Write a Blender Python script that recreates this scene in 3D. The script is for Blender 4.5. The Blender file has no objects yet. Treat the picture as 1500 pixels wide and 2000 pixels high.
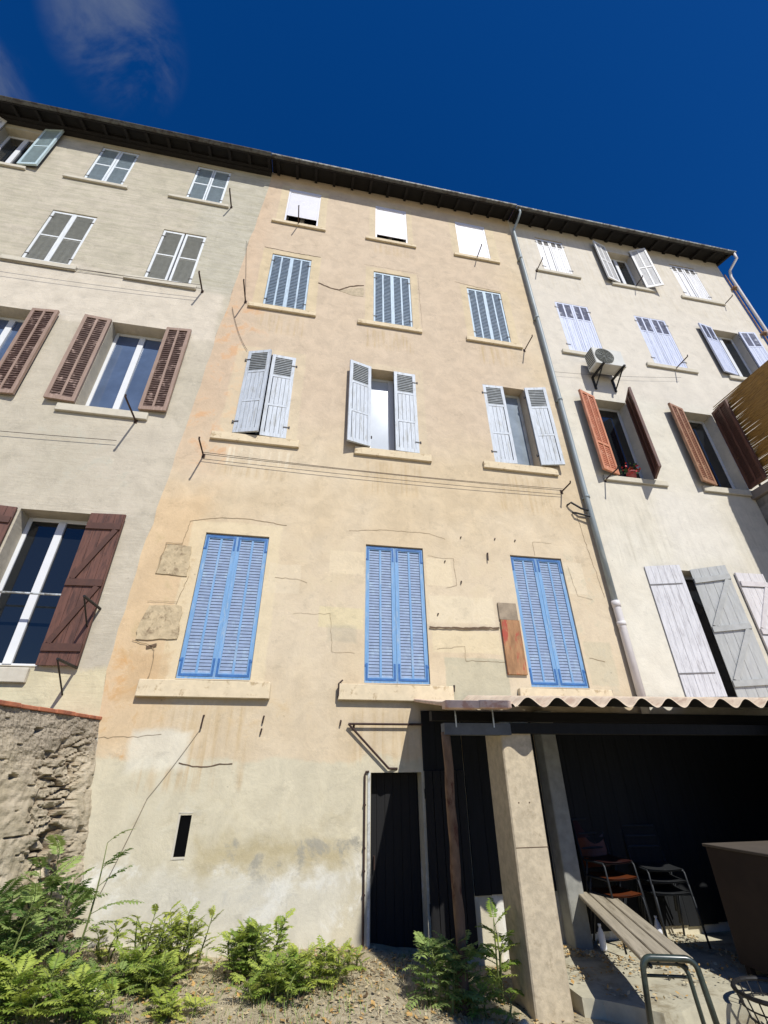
import bpy, math, random
from mathutils import Vector, Matrix, noise
random.seed(7)
R = math.radians
scene = bpy.context.scene
col = scene.collection
ZO = 1.5           # camera height above the wall foot (heights measured from eye level get +ZO)
CD = 6.1           # distance of the camera from the facade plane (y = 0)

# ------------------------------------------------------------------ helpers
def lin(c):
    return tuple((x/255/12.92 if x/255 <= .04045 else ((x/255+.055)/1.055)**2.4) for x in c)
def C(r, g, b, k=1.0):
    l = lin((r, g, b)); return (min(.9, l[0]*k), min(.9, l[1]*k), min(.9, l[2]*k), 1)

class MB:
    def __init__(s): s.v = []; s.f = []; s.m = []; s.cols = None
    def face(s, pts, m=0):
        i = len(s.v); s.v += [tuple(p) for p in pts]; s.f.append(tuple(range(i, i+len(pts)))); s.m.append(m)
    def box(s, x0, x1, y0, y1, z0, z1, m=0, M=None):
        p = [(x0,y0,z0),(x1,y0,z0),(x1,y1,z0),(x0,y1,z0),(x0,y0,z1),(x1,y0,z1),(x1,y1,z1),(x0,y1,z1)]
        if M: p = [tuple(M @ Vector(q)) for q in p]
        i = len(s.v); s.v += p
        for f in ((0,3,2,1),(4,5,6,7),(0,1,5,4),(1,2,6,5),(2,3,7,6),(3,0,4,7)):
            s.f.append(tuple(i+k for k in f)); s.m.append(m)
    def bar(s, a, b, w, t, m=0, up=(0,0,1)):
        a = Vector(a); b = Vector(b); d = (b-a); L = d.length; d.normalize()
        u = Vector(up)
        if abs(d.dot(u)) > .98: u = Vector((0,1,0))
        x = d.cross(u).normalized(); z = x.cross(d).normalized()
        M = Matrix(((x.x,d.x,z.x,a.x),(x.y,d.y,z.y,a.y),(x.z,d.z,z.z,a.z),(0,0,0,1)))
        s.box(-w/2, w/2, 0, L, -t/2, t/2, m, M)
    def tube(s, pts, r, n=8, m=0, closed=False, cap=True):
        pts = [Vector(p) for p in pts]; rs = r if isinstance(r, (list, tuple)) else [r]*len(pts)
        base = len(s.v); N = len(pts); prev = None
        for i, p in enumerate(pts):
            if closed: d = pts[(i+1) % N]-pts[i-1]
            else: d = pts[min(i+1, N-1)]-pts[max(i-1, 0)]
            d.normalize()
            if prev is None:
                u = Vector((0,0,1)) if abs(d.z) < .9 else Vector((1,0,0))
                a = d.cross(u).normalized()
            else:
                a = (prev-d*prev.dot(d)).normalized()
            prev = a; b = d.cross(a)
            for k in range(n):
                t = 2*math.pi*k/n; s.v.append(tuple(p+(a*math.cos(t)+b*math.sin(t))*rs[i]))
        for i in range(N if closed else N-1):
            j = (i+1) % N
            for k in range(n):
                l = (k+1) % n
                s.f.append((base+i*n+k, base+i*n+l, base+j*n+l, base+j*n+k)); s.m.append(m)
        if cap and not closed:
            s.f.append(tuple(base+k for k in range(n))[::-1]); s.m.append(m)
            s.f.append(tuple(base+(N-1)*n+k for k in range(n))); s.m.append(m)
    def lathe(s, prof, c, n=16, m=0):
        base = len(s.v)
        for r, z in prof:
            for k in range(n):
                t = 2*math.pi*k/n; s.v.append((c[0]+r*math.cos(t), c[1]+r*math.sin(t), c[2]+z))
        for i in range(len(prof)-1):
            for k in range(n):
                l = (k+1) % n
                s.f.append((base+i*n+k, base+i*n+l, base+(i+1)*n+l, base+(i+1)*n+k)); s.m.append(m)
    def grid(s, fn, nu, nv, m=0):
        base = len(s.v)
        for i in range(nu+1):
            for j in range(nv+1): s.v.append(tuple(fn(i, j)))
        for i in range(nu):
            for j in range(nv):
                a = base+i*(nv+1)+j; s.f.append((a, a+nv+1, a+nv+2, a+1)); s.m.append(m)
    def build(s, name, mats, parent=None, loc=None, smooth=False, bevel=0):
        mats = mats if isinstance(mats, (list, tuple)) else [mats]
        L = Vector(loc) if loc is not None else (parent['_w'] if parent and '_w' in parent else Vector((0,0,0)))
        L = Vector(L)
        me = bpy.data.meshes.new(name)
        me.from_pydata([(x-L.x, y-L.y, z-L.z) for x, y, z in s.v], [], s.f)
        for mt in mats: me.materials.append(mt)
        me.polygons.foreach_set('material_index', s.m)
        if smooth: me.polygons.foreach_set('use_smooth', [True]*len(s.f))
        me.update()
        o = bpy.data.objects.new(name, me); col.objects.link(o)
        if bevel:
            b = o.modifiers.new('bevel', 'BEVEL'); b.width = bevel; b.segments = 1; b.limit_method = 'ANGLE'
        W[o.name] = L
        if parent is not None:
            o.parent = parent; o.location = L-W[parent.name]
        else: o.location = L
        return o
W = {}      # world position of each object's origin
def thing(name, label, cat, loc, group=None):
    o = bpy.data.objects.new(name, None); o.empty_display_size = .2; col.objects.link(o)
    o.location = loc; o['label'] = label; o['category'] = cat
    if group: o['group'] = group
    W[o.name] = Vector(loc); return o
def tag(o, label, cat, group=None):
    o['label'] = label; o['category'] = cat
    if group: o['group'] = group
    return o
def P(mb, name, mats, parent, **k):     # a part: its origin is its thing's origin
    return mb.build(name, mats, parent, loc=W[parent.name], **k)

# ------------------------------------------------------------------ node helpers
class NT:
    def __init__(s, mat): s.t = mat.node_tree; s.n = s.t.nodes; s.l = s.t.links
    def new(s, ty, **k):
        n = s.n.new(ty)
        for a, b in k.items(): setattr(n, a, b)
        return n
    def put(s, sock, v):
        if hasattr(v, 'is_output') or isinstance(v, bpy.types.NodeSocket): s.l.new(v, sock)
        else: sock.default_value = v
    def math(s, op, a, b=0.0, c=None, clamp=False):
        n = s.new('ShaderNodeMath', operation=op, use_clamp=clamp); s.put(n.inputs[0], a); s.put(n.inputs[1], b)
        if c is not None: s.put(n.inputs[2], c)
        return n.outputs[0]
    def noise(s, vec, scale, detail=4, rough=.55, dist=0):
        n = s.new('ShaderNodeTexNoise'); s.put(n.inputs['Vector'], vec); n.inputs['Scale'].default_value = scale
        n.inputs['Detail'].default_value = detail; n.inputs['Roughness'].default_value = rough; n.inputs['Distortion'].default_value = dist
        return n.outputs[0]
    def scale(s, vec, sc, off=(0,0,0)):
        n = s.new('ShaderNodeMapping'); s.put(n.inputs[0], vec); n.inputs['Scale'].default_value = sc; n.inputs['Location'].default_value = off
        return n.outputs[0]
    def ramp(s, v, a, b):
        n = s.new('ShaderNodeMapRange', interpolation_type='SMOOTHSTEP'); s.put(n.inputs[0], v)
        n.inputs[1].default_value = a; n.inputs[2].default_value = b; n.inputs[3].default_value = 0; n.inputs[4].default_value = 1
        return n.outputs[0]
    def mix(s, f, a, b, mode='MIX'):
        n = s.new('ShaderNodeMix', data_type='RGBA', blend_type=mode); s.put(n.inputs[0], f); s.put(n.inputs[6], a); s.put(n.inputs[7], b)
        return n.outputs[2]
    def bump(s, h, strength, dist, normal=None):
        n = s.new('ShaderNodeBump'); s.put(n.inputs['Height'], h); n.inputs['Strength'].default_value = strength; n.inputs['Distance'].default_value = dist
        if normal: s.put(n.inputs['Normal'], normal)
        return n.outputs[0]
def newmat(name):
    m = bpy.data.materials.new(name); m.use_nodes = True
    return m, NT(m), m.node_tree.nodes['Principled BSDF']
def mat(name, colr, rough=.7, var=.12, scale=6, metal=0, bump=0, stretch=(1,1,1), alt=None, spec=.5, altlo=.45, althi=.62):
    m, t, p = newmat(name)
    tc = t.new('ShaderNodeTexCoord').outputs['Object']
    v = t.scale(tc, stretch)
    n1 = t.noise(v, scale, 6, .6)
    a = tuple(c*(1-var) for c in colr[:3])+(1,); b = tuple(min(1, c*(1+var)) for c in colr[:3])+(1,)
    cc = t.mix(t.ramp(n1, .3, .7), a, b)
    if alt is not None:
        n2 = t.noise(v, scale*.6+1, 5, .7, .3); cc = t.mix(t.ramp(n2, altlo, althi), cc, alt)
    t.put(p.inputs['Base Color'], cc)
    p.inputs['Roughness'].default_value = rough; p.inputs['Metallic'].default_value = metal
    p.inputs['Specular IOR Level'].default_value = spec
    if bump:
        t.put(p.inputs['Normal'], t.bump(n1, bump, .01))
    return m

# ------------------------------------------------------------------ plaster walls
def boxmask(t, X, Z, x0, x1, z0, z1, s):
    a = t.math('MINIMUM', t.math('SUBTRACT', X, x0), t.math('SUBTRACT', x1, X))
    b = t.math('MINIMUM', t.math('SUBTRACT', Z, z0), t.math('SUBTRACT', z1, Z))
    return t.ramp(t.math('MINIMUM', a, b), 0 if s > 0 else 0, abs(s))
def wallmat(name, base, alt, fine=.10, zones=(), streak_h=None, bumpk=1.0):
    m, t, p = newmat(name)
    pos = t.new('ShaderNodeNewGeometry').outputs['Position']
    sp = t.new('ShaderNodeSeparateXYZ'); t.put(sp.inputs[0], pos)
    X, Z = sp.outputs[0], sp.outputs[2]
    big = t.noise(pos, .45, 4, .6)
    c = t.mix(t.ramp(big, .38, .62), base, alt)
    med = t.noise(pos, 3.2, 8, .68, .4)
    fin = t.noise(pos, 30, 5, .65)
    wob = t.math('MULTIPLY', t.math('SUBTRACT', t.noise(pos, 2.6, 6, .65), .5), 1.0)
    wob2 = t.math('MULTIPLY', t.math('SUBTRACT', t.noise(t.scale(pos, (1,1,1), (7,3,5)), 2.2, 6, .65), .5), 1.0)
    streak = t.noise(t.scale(pos, (9, 1, .55)), 1.6, 5, .6)
    blot = t.noise(t.scale(pos, (1,1,1), (3,0,9)), 1.5, 7, .7, .6)
    for z in zones:
        (colr, x0, x1, z0, z1, soft, amp, kind, k) = z
        Xw = t.math('ADD', X, t.math('MULTIPLY', wob, amp)); Zw = t.math('ADD', Z, t.math('MULTIPLY', wob2, amp))
        mk = boxmask(t, Xw, Zw, x0, x1, z0+ZO, z1+ZO, soft)
        if kind == 's': mk = t.math('MULTIPLY', mk, t.ramp(streak, .42, .68))
        if kind == 'b': mk = t.math('MULTIPLY', mk, t.ramp(blot, .50, .62))
        if kind == 'c': mk = t.math('MULTIPLY', mk, t.ramp(med, .50, .64))
        mk = t.math('MULTIPLY', mk, k)
        c = t.mix(mk, c, colr)
    if streak_h:
        hs = t.noise(t.scale(pos, (.8, 1, 8)), 1.7, 7, .7, .5)
        zz = t.ramp(t.math('ADD', Z, t.math('MULTIPLY', X, -.03)), streak_h[0]+ZO, streak_h[0]+ZO+.25)
        c = t.mix(t.math('MULTIPLY', zz, t.math('MULTIPLY', t.ramp(hs, .4, .66), streak_h[2])), c, streak_h[1])
    dark = t.math('ADD', t.math('MULTIPLY', t.ramp(med, .32, .68), fine*1.7), 1-fine*.95)
    mid2 = t.noise(t.scale(pos, (1.3,1,1.8), (5,1,2)), 2.4, 12, .78, .1)
    dark = t.math('SUBTRACT', dark, t.math('MULTIPLY', t.ramp(mid2, .575, .60), fine*.9))      # thin worn skin, crisp edges
    dark = t.math('ADD', dark, t.math('MULTIPLY', t.ramp(t.noise(t.scale(pos, (1,1,1.5), (15,1,8)), 3.1, 12, .78), .60, .62), fine*.9))
    dark = t.math('SUBTRACT', dark, t.math('MULTIPLY', t.ramp(t.noise(t.scale(pos, (1,1,1.2), (25,1,3)), 9, 8, .8), .665, .69), .16))
    dark = t.math('ADD', dark, t.math('MULTIPLY', t.math('SUBTRACT', fin, .5), fine*1.6))
    # thin downward run-off marks over the whole face
    dark = t.math('SUBTRACT', dark, t.math('MULTIPLY', t.ramp(streak, .60, .78), .07))
    # small pocks
    vo = t.new('ShaderNodeTexVoronoi'); t.put(vo.inputs['Vector'], pos); vo.inputs['Scale'].default_value = 5.5
    pock = t.math('SUBTRACT', 1, t.ramp(vo.outputs[0], .03, .09))
    pock = t.math('MULTIPLY', pock, t.ramp(med, .5, .62))
    dark = t.math('SUBTRACT', dark, t.math('MULTIPLY', pock, .35))
    cmb = t.new('ShaderNodeCombineColor'); [t.put(cmb.inputs[i], dark) for i in range(3)]
    c = t.mix(1.0, c, cmb.outputs[0], 'MULTIPLY')
    t.put(p.inputs['Base Color'], c); p.inputs['Roughness'].default_value = .93; p.inputs['Specular IOR Level'].default_value = .2
    b1 = t.bump(fin, .35*bumpk, .006); b2 = t.bump(med, .5*bumpk, .02, b1)
    if streak_h: b2 = t.bump(t.noise(t.scale(pos, (.8,1,7)), 2, 6, .7, .5), .35, .02, b2)
    t.put(p.inputs['Normal'], b2)
    return m

rust = C(205,150,90); whiteb = C(226,219,196)
zc = [ (C(212,191,165), -3, 5, 4.4, 15, 1.5, .8, '', .8), (C(212,182,150), -3, -1.0, 3.6, 14, .9, .8, '', .5),
       (C(224,190,144), -3, -1.2, .0, 4, .5, .6, '', .55),
       (C(205,160,105), -2.4, -1.3, -.1, 1.5, .3, .9, 'c', .8),
       (C(203,178,138), -2.3, .4, .3, 1.0, .3, .5, 'c', .6),
       (C(212,165,120), -2.3, -1.0, 4.0, 8.5, .4, .8, 'c', .7),
       # grey lower render, lime bloom and grey repair patches
       (C(215,205,177), -3, 5, -2.2, .20, .07, .30, '', .9),
       (C(240,235,220), -3, 5, -2.2, -.66, .25, .7, 'b', 1.0),
       (C(192,176,136), -1.0, .85, -.98, -.42, .30, .75, '', .8), (C(198,184,150), -1.9, .9, -.7, -.1, .3, .9, 'b', .5),
       (C(164,158,142), -.6, .9, -1.15, -.55, .05, .5, 'c', .9),
       (C(226,220,202), -1.9, .8, -1.7, -.8, .2, .8, '', .55),
       (C(205,198,176), -1.8, -.7, -.7, .1, .3, .6, 'c', .6) ]
for (a, b, z, dz) in ((-1.8,-.3,.80,1.0),(.55,2.05,.80,.75),(-1.65,-.27,4.66,.7),(.68,2.0,4.68,.8),(3.0,4.4,4.68,.9),(-1.55,-.25,8.08,.7),(.65,2.0,8.08,.7),(3.05,4.3,8.1,.7),(.8,2.0,11.25,.5)):
    zc.append((C(205,180,140), a+.1, b-.1, z-dz, z, .15, .1, 's', .75))
zc.append((C(238,226,200), -1.5, -.3, 4.2, 4.66, .1, .1, 's', .8))
zc.append((C(196,188,160), 1.98, 2.92, .80, 1.40, .03, .06, '', .85))
for q in ((C(232,216,184),1.80,2.84,1.86,2.30,.04,.10,.8),(C(228,210,172),1.82,2.86,1.44,1.78,.03,.05,.8),(C(232,214,176),-1.66,-.36,.95,3.24,.04,.10,.6),(C(232,214,180),1.80,2.22,2.42,2.88,.02,.05,.8),
  (C(232,214,180),.34,.87,2.52,2.90,.02,.06,.7),(C(228,212,168),.24,.87,1.72,2.03,.02,.06,.7),(C(230,214,184),4.12,4.46,2.42,2.98,.02,.05,.7),(C(230,214,184),-.5,-.04,2.17,2.62,.02,.08,.5),
  (C(206,194,164),4.14,4.62,1.05,1.7,.04,.1,.8),(C(224,206,160),-1.52,-.22,8.2,10.22,.03,.08,.45),(C(222,204,160),.78,2.02,8.25,10.22,.03,.08,.4),(C(222,204,160),3.05,4.3,8.25,10.15,.03,.08,.4),
  (C(224,208,168),-1.4,-.2,11.4,13.1,.03,.08,.5),(C(224,208,168),.85,2.0,11.4,13.1,.03,.08,.4),(C(224,208,168),3.0,4.3,11.4,13.1,.03,.08,.4),(C(224,208,172),-1.6,-.3,4.85,7.0,.04,.1,.4),(C(222,206,172),.75,2.0,4.85,7.0,.04,.1,.35),
  (C(230,222,200),-1.8,-1.08,.0,.5,.10,.22,.8),(C(186,176,152),.35,.8,1.5,1.8,.06,.12,.5),(C(205,172,128),-2.05,-1.5,.75,1.35,.08,.3,.55)):
    zc.append((q[0],)+q[1:5]+(q[5],q[6],'',q[7]))
zc.append((C(206,190,158), -2.0, 4.7, 1.0, 3.3, .5, .5, 'c', .5))
zc.append((C(202,178,138), -2.15, -1.45, 1.2, 3.0, .10, .35, 'c', .9))
zc.append((C(196,186,160), 3.9, 4.75, -.2, 3.2, .25, .5, 'c', .7))
M_wallC = wallmat('plaster_ochre', C(222,204,174), C(216,195,161), .095, zc)
M_wallL = wallmat('plaster_grey_beige', C(206,195,174), C(198,188,166), .10,
    [(C(222,210,190), -12, -2, 6.9, 8.6, .15, .4, '', .8), (C(197,192,174), -3.2, -1.5, 8.2, 14, .3, .5, '', .6),
     (C(225,212,170), -4, -1.9, .4, 1.15, .1, .3, '', .7), (C(186,182,164), -4.4, -2.4, 3.4, 4.8, .4, .6, 'c', .6)],
    streak_h=(8.35, C(182,175,150), .8))
M_wallR = wallmat('plaster_cream', C(228,221,203), C(224,215,195), .07,
    [(C(222,212,196), 4.5, 12, 6.8, 14, .5, .8, '', .7), (C(206,198,178), 4.5, 12, 2.8, 4.6, .4, .8, 's', .6), (C(232,225,212), 6, 8, 2.9, 5, .6, .8, '', .6),
     (C(212,200,176), 4.5, 12, 10.3, 13.6, .5, .8, 's', .5)])
M_side = wallmat('plaster_side', C(200,190,170), C(190,180,160), .1)

def cw(w0, zs):  # left edge of the ochre front at height z (rel. eye)
    pts = [(-3,-1.80),(-1.2,-1.84),(.6,-2.17),(1.4,-2.23),(3.3,-2.17),(6.8,-2.01),(13.3,-1.70),(16,-1.65)]
    for (a, x), (b, y) in zip(pts, pts[1:]):
        if zs <= b: return x+(y-x)*(zs-a)/(b-a)
    return -1.65
def edge(z): return cw(0, z)+.05*noise.noise(Vector((0, z*1.3, 3)))+.03*noise.noise(Vector((0, z*5, 8)))

WT = 13.62      # wall top (rel)
def wall_front(x0, x1, holes, left_edge=False, right_edge=False, z0=-2.4, z1=WT):
    """facade sheet with real openings and their reveals"""
    mb = MB()
    xs = sorted(set([x0, x1]+[h[0] for h in holes]+[h[1] for h in holes]))
    zs = sorted(set([z0, z1]+[h[2] for h in holes]+[h[3] for h in holes]+[z0+.25*i for i in range(1, int((z1-z0)/.25)+1)]))
    zs = [z for i, z in enumerate(zs) if i == 0 or z-zs[i-1] > 1e-4]
    for i in range(len(xs)-1):
        for j in range(len(zs)-1):
            a, b, c, d = xs[i], xs[i+1], zs[j], zs[j+1]
            cx, cz = (a+b)/2, (c+d)/2
            if any(h[0] < cx < h[1] and h[2] < cz < h[3] for h in holes): continue
            al = ah = a; bl = bh = b
            if left_edge and i == 0: al, ah = edge(c), edge(d)
            if right_edge and i == len(xs)-2: bl, bh = edge(c), edge(d)
            mb.face([(al,0,c+ZO),(bl,0,c+ZO),(bh,0,d+ZO),(ah,0,d+ZO)])
    for h in holes:
        dp = h[4] if len(h) > 4 else .26
        a, b, c, d = h[0], h[1], h[2]+ZO, h[3]+ZO
        mb.face([(a,0,c),(a,0,d),(a,dp,d),(a,dp,c)]); mb.face([(b,0,c),(b,dp,c),(b,dp,d),(b,0,d)])
        mb.face([(a,0,d),(b,0,d),(b,dp,d),(a,dp,d)]); mb.face([(a,0,c),(a,dp,c),(b,dp,c),(b,0,c)])
        mb.face([(a,dp,c),(b,dp,c),(b,dp,d),(a,dp,d)], 1)
    return mb

# ------------------------------------------------------------------ common materials
M_dark = mat('dark_interior', (.004,.004,.004,1), .95, .2, spec=.05)
M_sill = mat('sill_stone', C(228,209,174), .9, .07, 9, bump=.4, alt=C(186,162,124), altlo=.52, althi=.66)
M_sillg = mat('sill_stone_grey', C(212,203,182), .9, .07, 9, bump=.4, alt=C(184,174,150), altlo=.56, althi=.75)
M_iron = mat('rusted_iron', C(62,42,34), .75, .3, 20)
M_blackiron = mat('black_iron', C(28,27,28), .6, .3, 20)
M_pvc = mat('white_frame_paint', C(238,238,236), .35, .03, 4)
M_glass, _t, _p = newmat('window_glass'); _p.inputs['Base Color'].default_value = (.012,.015,.018,1); _p.inputs['Roughness'].default_value = .03; _p.inputs['Specular IOR Level'].default_value = .8
M_curtain = mat('glass_with_white_curtain', C(205,212,220), .12, .06, 3)
M_pale = mat('pale_glass', C(150,160,168), .1, .15, 3)
M_skyglass = mat('glass_sky_reflection', C(92,108,134), .06, .15, 2)  # blue base colour paints the sky's reflection in the panes
def woodset(nm, fr, sl, hw, wear=None, lo=.5, hi=.7):
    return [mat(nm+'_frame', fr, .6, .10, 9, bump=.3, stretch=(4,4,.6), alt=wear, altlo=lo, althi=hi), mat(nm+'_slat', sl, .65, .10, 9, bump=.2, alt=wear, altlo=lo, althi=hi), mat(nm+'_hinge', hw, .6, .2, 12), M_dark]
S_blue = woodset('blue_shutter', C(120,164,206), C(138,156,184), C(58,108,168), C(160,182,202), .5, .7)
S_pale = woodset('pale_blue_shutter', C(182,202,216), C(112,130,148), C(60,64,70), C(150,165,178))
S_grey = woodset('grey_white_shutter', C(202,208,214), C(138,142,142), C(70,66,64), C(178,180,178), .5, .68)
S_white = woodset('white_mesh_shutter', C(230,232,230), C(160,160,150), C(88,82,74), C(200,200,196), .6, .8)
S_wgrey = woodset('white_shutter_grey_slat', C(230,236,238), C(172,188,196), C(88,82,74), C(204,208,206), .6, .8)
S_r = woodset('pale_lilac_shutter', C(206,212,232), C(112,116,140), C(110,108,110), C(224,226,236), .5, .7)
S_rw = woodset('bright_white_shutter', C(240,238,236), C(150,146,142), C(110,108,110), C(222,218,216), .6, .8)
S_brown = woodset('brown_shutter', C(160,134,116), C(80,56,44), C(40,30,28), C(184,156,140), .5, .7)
S_dbrown = woodset('dark_brown_shutter', C(112,76,62), C(92,62,50), C(52,36,30), C(84,58,48), .45, .65)
S_orange = woodset('faded_orange_shutter', C(206,138,104), C(196,120,88), C(50,34,30), C(226,170,140), .5, .68)
S_tan = woodset('faded_tan_shutter', C(164,122,94), C(140,92,68), C(50,34,30), C(196,160,128), .5, .68)
S_greyplank = woodset('grey_plank_shutter', C(222,220,220), C(216,214,214), C(120,116,114), C(188,184,184), .5, .7)
S_zgrey = woodset('weathered_plank_shutter', C(204,204,198), C(198,198,192), C(90,86,80), C(206,206,202), .5, .7)
S_pink = woodset('pinkish_plank_shutter', C(228,222,220), C(222,214,212), C(130,90,80), C(200,176,168), .6, .8)

# ------------------------------------------------------------------ shutter leaves
def leaf_mesh(w, h, rows, fw=.055, t=.035, cols=1, muntin=.03, strap=None, plankw=.09, pitch=.05, slot=None, sd_=None):
    """one shutter leaf, hinge edge at x=0; rows = [(z0 frac, z1 frac, kind)]"""
    mb = MB(); T = t/2
    mb.box(0, fw, -T, T, 0, h); mb.box(w-fw, w, -T, T, 0, h)
    zr = sorted(set([r[0] for r in rows]+[r[1] for r in rows]))
    for k, z in enumerate(zr):
        zz = z*h
        a, b = (zz, zz+fw*1.3) if k == 0 else ((zz-fw*1.1, zz) if k == len(zr)-1 else (zz-fw*.4, zz+fw*.4))
        mb.box(fw, w-fw, -T+.002, T-.002, a, b)
    for (a, b, kind) in rows:
        z0, z1 = a*h+fw*.5, b*h-fw*.5
        if kind == 'solid':
            mb.box(fw, w-fw, -T*.3, T*.3, z0, z1, 1); continue
        n = cols; cwid = (w-2*fw-(n-1)*muntin)/n
        for c in range(n):
            xa = fw+c*(cwid+muntin); xb = xa+cwid
            if c < n-1: mb.box(xb, xb+muntin, -T+.004, T-.004, z0, z1)
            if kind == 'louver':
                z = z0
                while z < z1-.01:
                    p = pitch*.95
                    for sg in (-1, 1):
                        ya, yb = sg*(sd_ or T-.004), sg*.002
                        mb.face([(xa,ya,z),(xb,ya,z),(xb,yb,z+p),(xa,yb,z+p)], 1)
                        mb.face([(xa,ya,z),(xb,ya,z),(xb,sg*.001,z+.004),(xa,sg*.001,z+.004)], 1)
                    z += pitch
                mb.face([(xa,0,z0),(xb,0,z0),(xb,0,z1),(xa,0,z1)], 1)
            elif kind == 'plank':
                x = xa; k = 0
                while x < xb-.01:
                    e = min(xb, x+plankw)
                    mb.box(x+.003, e-.003, -T+.006+.002*(k % 2), T-.006, z0, z1, 0); x = e; k += 1
                mb.box(xa, xb, -.002, .002, z0, z1, 3)
            elif kind == 'slots':      # planks with open upper slots showing dark louvres
                mb.box(xa, xb, -T+.010, T-.01, z0, z1, 1)
    if strap == 'blue':
        s = .028; y0, y1 = -T-.004, -T
        for (za, zb, zc_) in ((h-.02-s, h-.02, -1), (.03, .03+s, 1)):
            mb.box(.015, w-.015, y0, y1, za, zb, 2)
            for xa in (.015, w-.015-s):
                if zc_ < 0: mb.box(xa, xa+s, y0, y1, za-.19, za, 2)
                else: mb.box(xa, xa+s, y0, y1, zb, zb+.19, 2)
        for z in (.22, h-.22): mb.tube([(-.035,-T,z-.03),(-.035,-T,z+.03)], .014, 6, 2); mb.box(-.03,.03,-T-.006,-T,z-.012,z+.012,2)
    if strap == 'pin':
        for z in (.12*h, .88*h): mb.tube([(-.03,-T,z-.025),(-.03,-T,z+.025)], .013, 6, 2); mb.box(-.03,.07,-T-.006,-T,z-.012,z+.012,2)
    return mb
def plank_leaf(w, h, battens=True, z=True, t=.03, pw=.11, n_b=3):
    mb = MB(); x = 0; k = 0
    while x < w-.01:
        e = min(w, x+pw); mb.box(x+.002, e-.002, -t/2+.0015*(k % 2), t/2, 0, h, 0); x = e; k += 1
    mb.box(.01, w-.01, -.003, .003, .01, h-.01, 3)
    for side in (1, -1):
        ys = (t/2, t/2+.022) if side > 0 else (-t/2-.022, -t/2)
        if side > 0 and not battens: continue
        if side < 0 and not z: 
            for zz in (.16*h, .84*h): mb.box(0, w*.9, -t/2-.005, -t/2, zz-.01, zz+.01, 2)
            continue
        bz = [.10*h, .5*h, .90*h]
        for zz in bz: mb.box(.01, w-.01, ys[0], ys[1], zz-.045, zz+.045, 1)
        for a, b in ((bz[0], bz[1]), (bz[1], bz[2])):
            ym = (ys[0]+ys[1])/2
            mb.bar((.05, ym, a+.06), (w-.05, ym, b-.06), .07 if False else .02, .07, 1, up=(0,1,0)) if False else None
            A = Vector((.06, 0, a+.05)); B = Vector((w-.06, 0, b-.05)); d = (B-A).normalized(); nrm = Vector((-d.z, 0, d.x))*.035
            q = [A+nrm, A-nrm, B-nrm, B+nrm]
            i = len(mb.v)
            for yy in ys: mb.v += [(p.x, yy*1.0, p.z) for p in q]
            for f in ((0,1,2,3),(7,6,5,4),(0,4,5,1),(1,5,6,2),(2,6,7,3),(3,7,4,0)):
                mb.f.append(tuple(i+kk for kk in f)); mb.m.append(1)
    return mb
_cache = {}
def place_leaf(key, maker, mats, parent, hinge, side, ang, yoff=.04, tilt=0):
    """side +1: hinged on the left (extends +x when closed); -1: hinged on the right"""
    k = (key, side)
    if k not in _cache:
        mb = maker()
        if side < 0:
            mb.v = [(-x, y, z) for x, y, z in mb.v]; mb.f = [tuple(reversed(f)) for f in mb.f]
        me = bpy.data.meshes.new('shutter'); me.from_pydata(mb.v, [], mb.f)
        for mt in mats: me.materials.append(mt)
        me.polygons.foreach_set('material_index', mb.m); me.update(); _cache[k] = me
    o = bpy.data.objects.new('shutter', _cache[k]); col.objects.link(o)
    y = yoff if ang < 60 else -.035
    w = Vector((hinge[0], y, hinge[1]+ZO)); o.parent = parent; o.location = w-W[parent.name]
    o.rotation_euler = (tilt, 0, R(-ang*side)); W[o.name] = w
    return o

def window(bld, x0, x1, z0, z1, glass=True, frame=None, mull=1, open_leaf=None, y=.17, pane=None, sill=None, sillmat=None, sillh=.17, sillp=.05, deep=0):
    frame = frame or M_pvc
    mb = MB(); f = .055
    Z0, Z1 = z0+ZO, z1+ZO
    mb.box(x0, x0+f, y, y+.06, Z0, Z1); mb.box(x1-f, x1, y, y+.06, Z0, Z1)
    mb.box(x0+f, x1-f, y, y+.06, Z0, Z0+f*1.2); mb.box(x0+f, x1-f, y, y+.06, Z1-f, Z1)
    xm = (x0+x1)/2
    if mull: mb.box(xm-.05, xm+.05, y-.012, y+.055, Z0+f, Z1-f)
    base = (xm, 0, Z0)
    o = mb.build('window', frame, bld, loc=base, bevel=.004)
    if glass:
        g = MB()
        if mull:
            g.box(x0+f, xm-.05, y+.02, y+.03, Z0+f*1.2, Z1-f); g.box(xm+.05, x1-f, y+.02, y+.03, Z0+f*1.2, Z1-f)
        else: g.box(x0+f, x1-f, y+.02, y+.03, Z0+f*1.2, Z1-f)
        g.build('pane', pane or M_glass, o, loc=base)
    if sill:
        s = MB(); s.box(sill[0], sill[1], -sillp, 0.0, Z0-sillh-.03, Z0-.03)
        s.box(x0, x1, 0.0, .17, Z0-.03, Z0-.001)
        for k in range(len(s.v)):
            x_, y_, z_ = s.v[k]; s.v[k] = (x_+.006*math.sin(k*3.7), y_, z_+.004*math.sin(k*5.1))
        s.build('sill', sillmat or M_sill, o, loc=base, bevel=.008)
    return o

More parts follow.
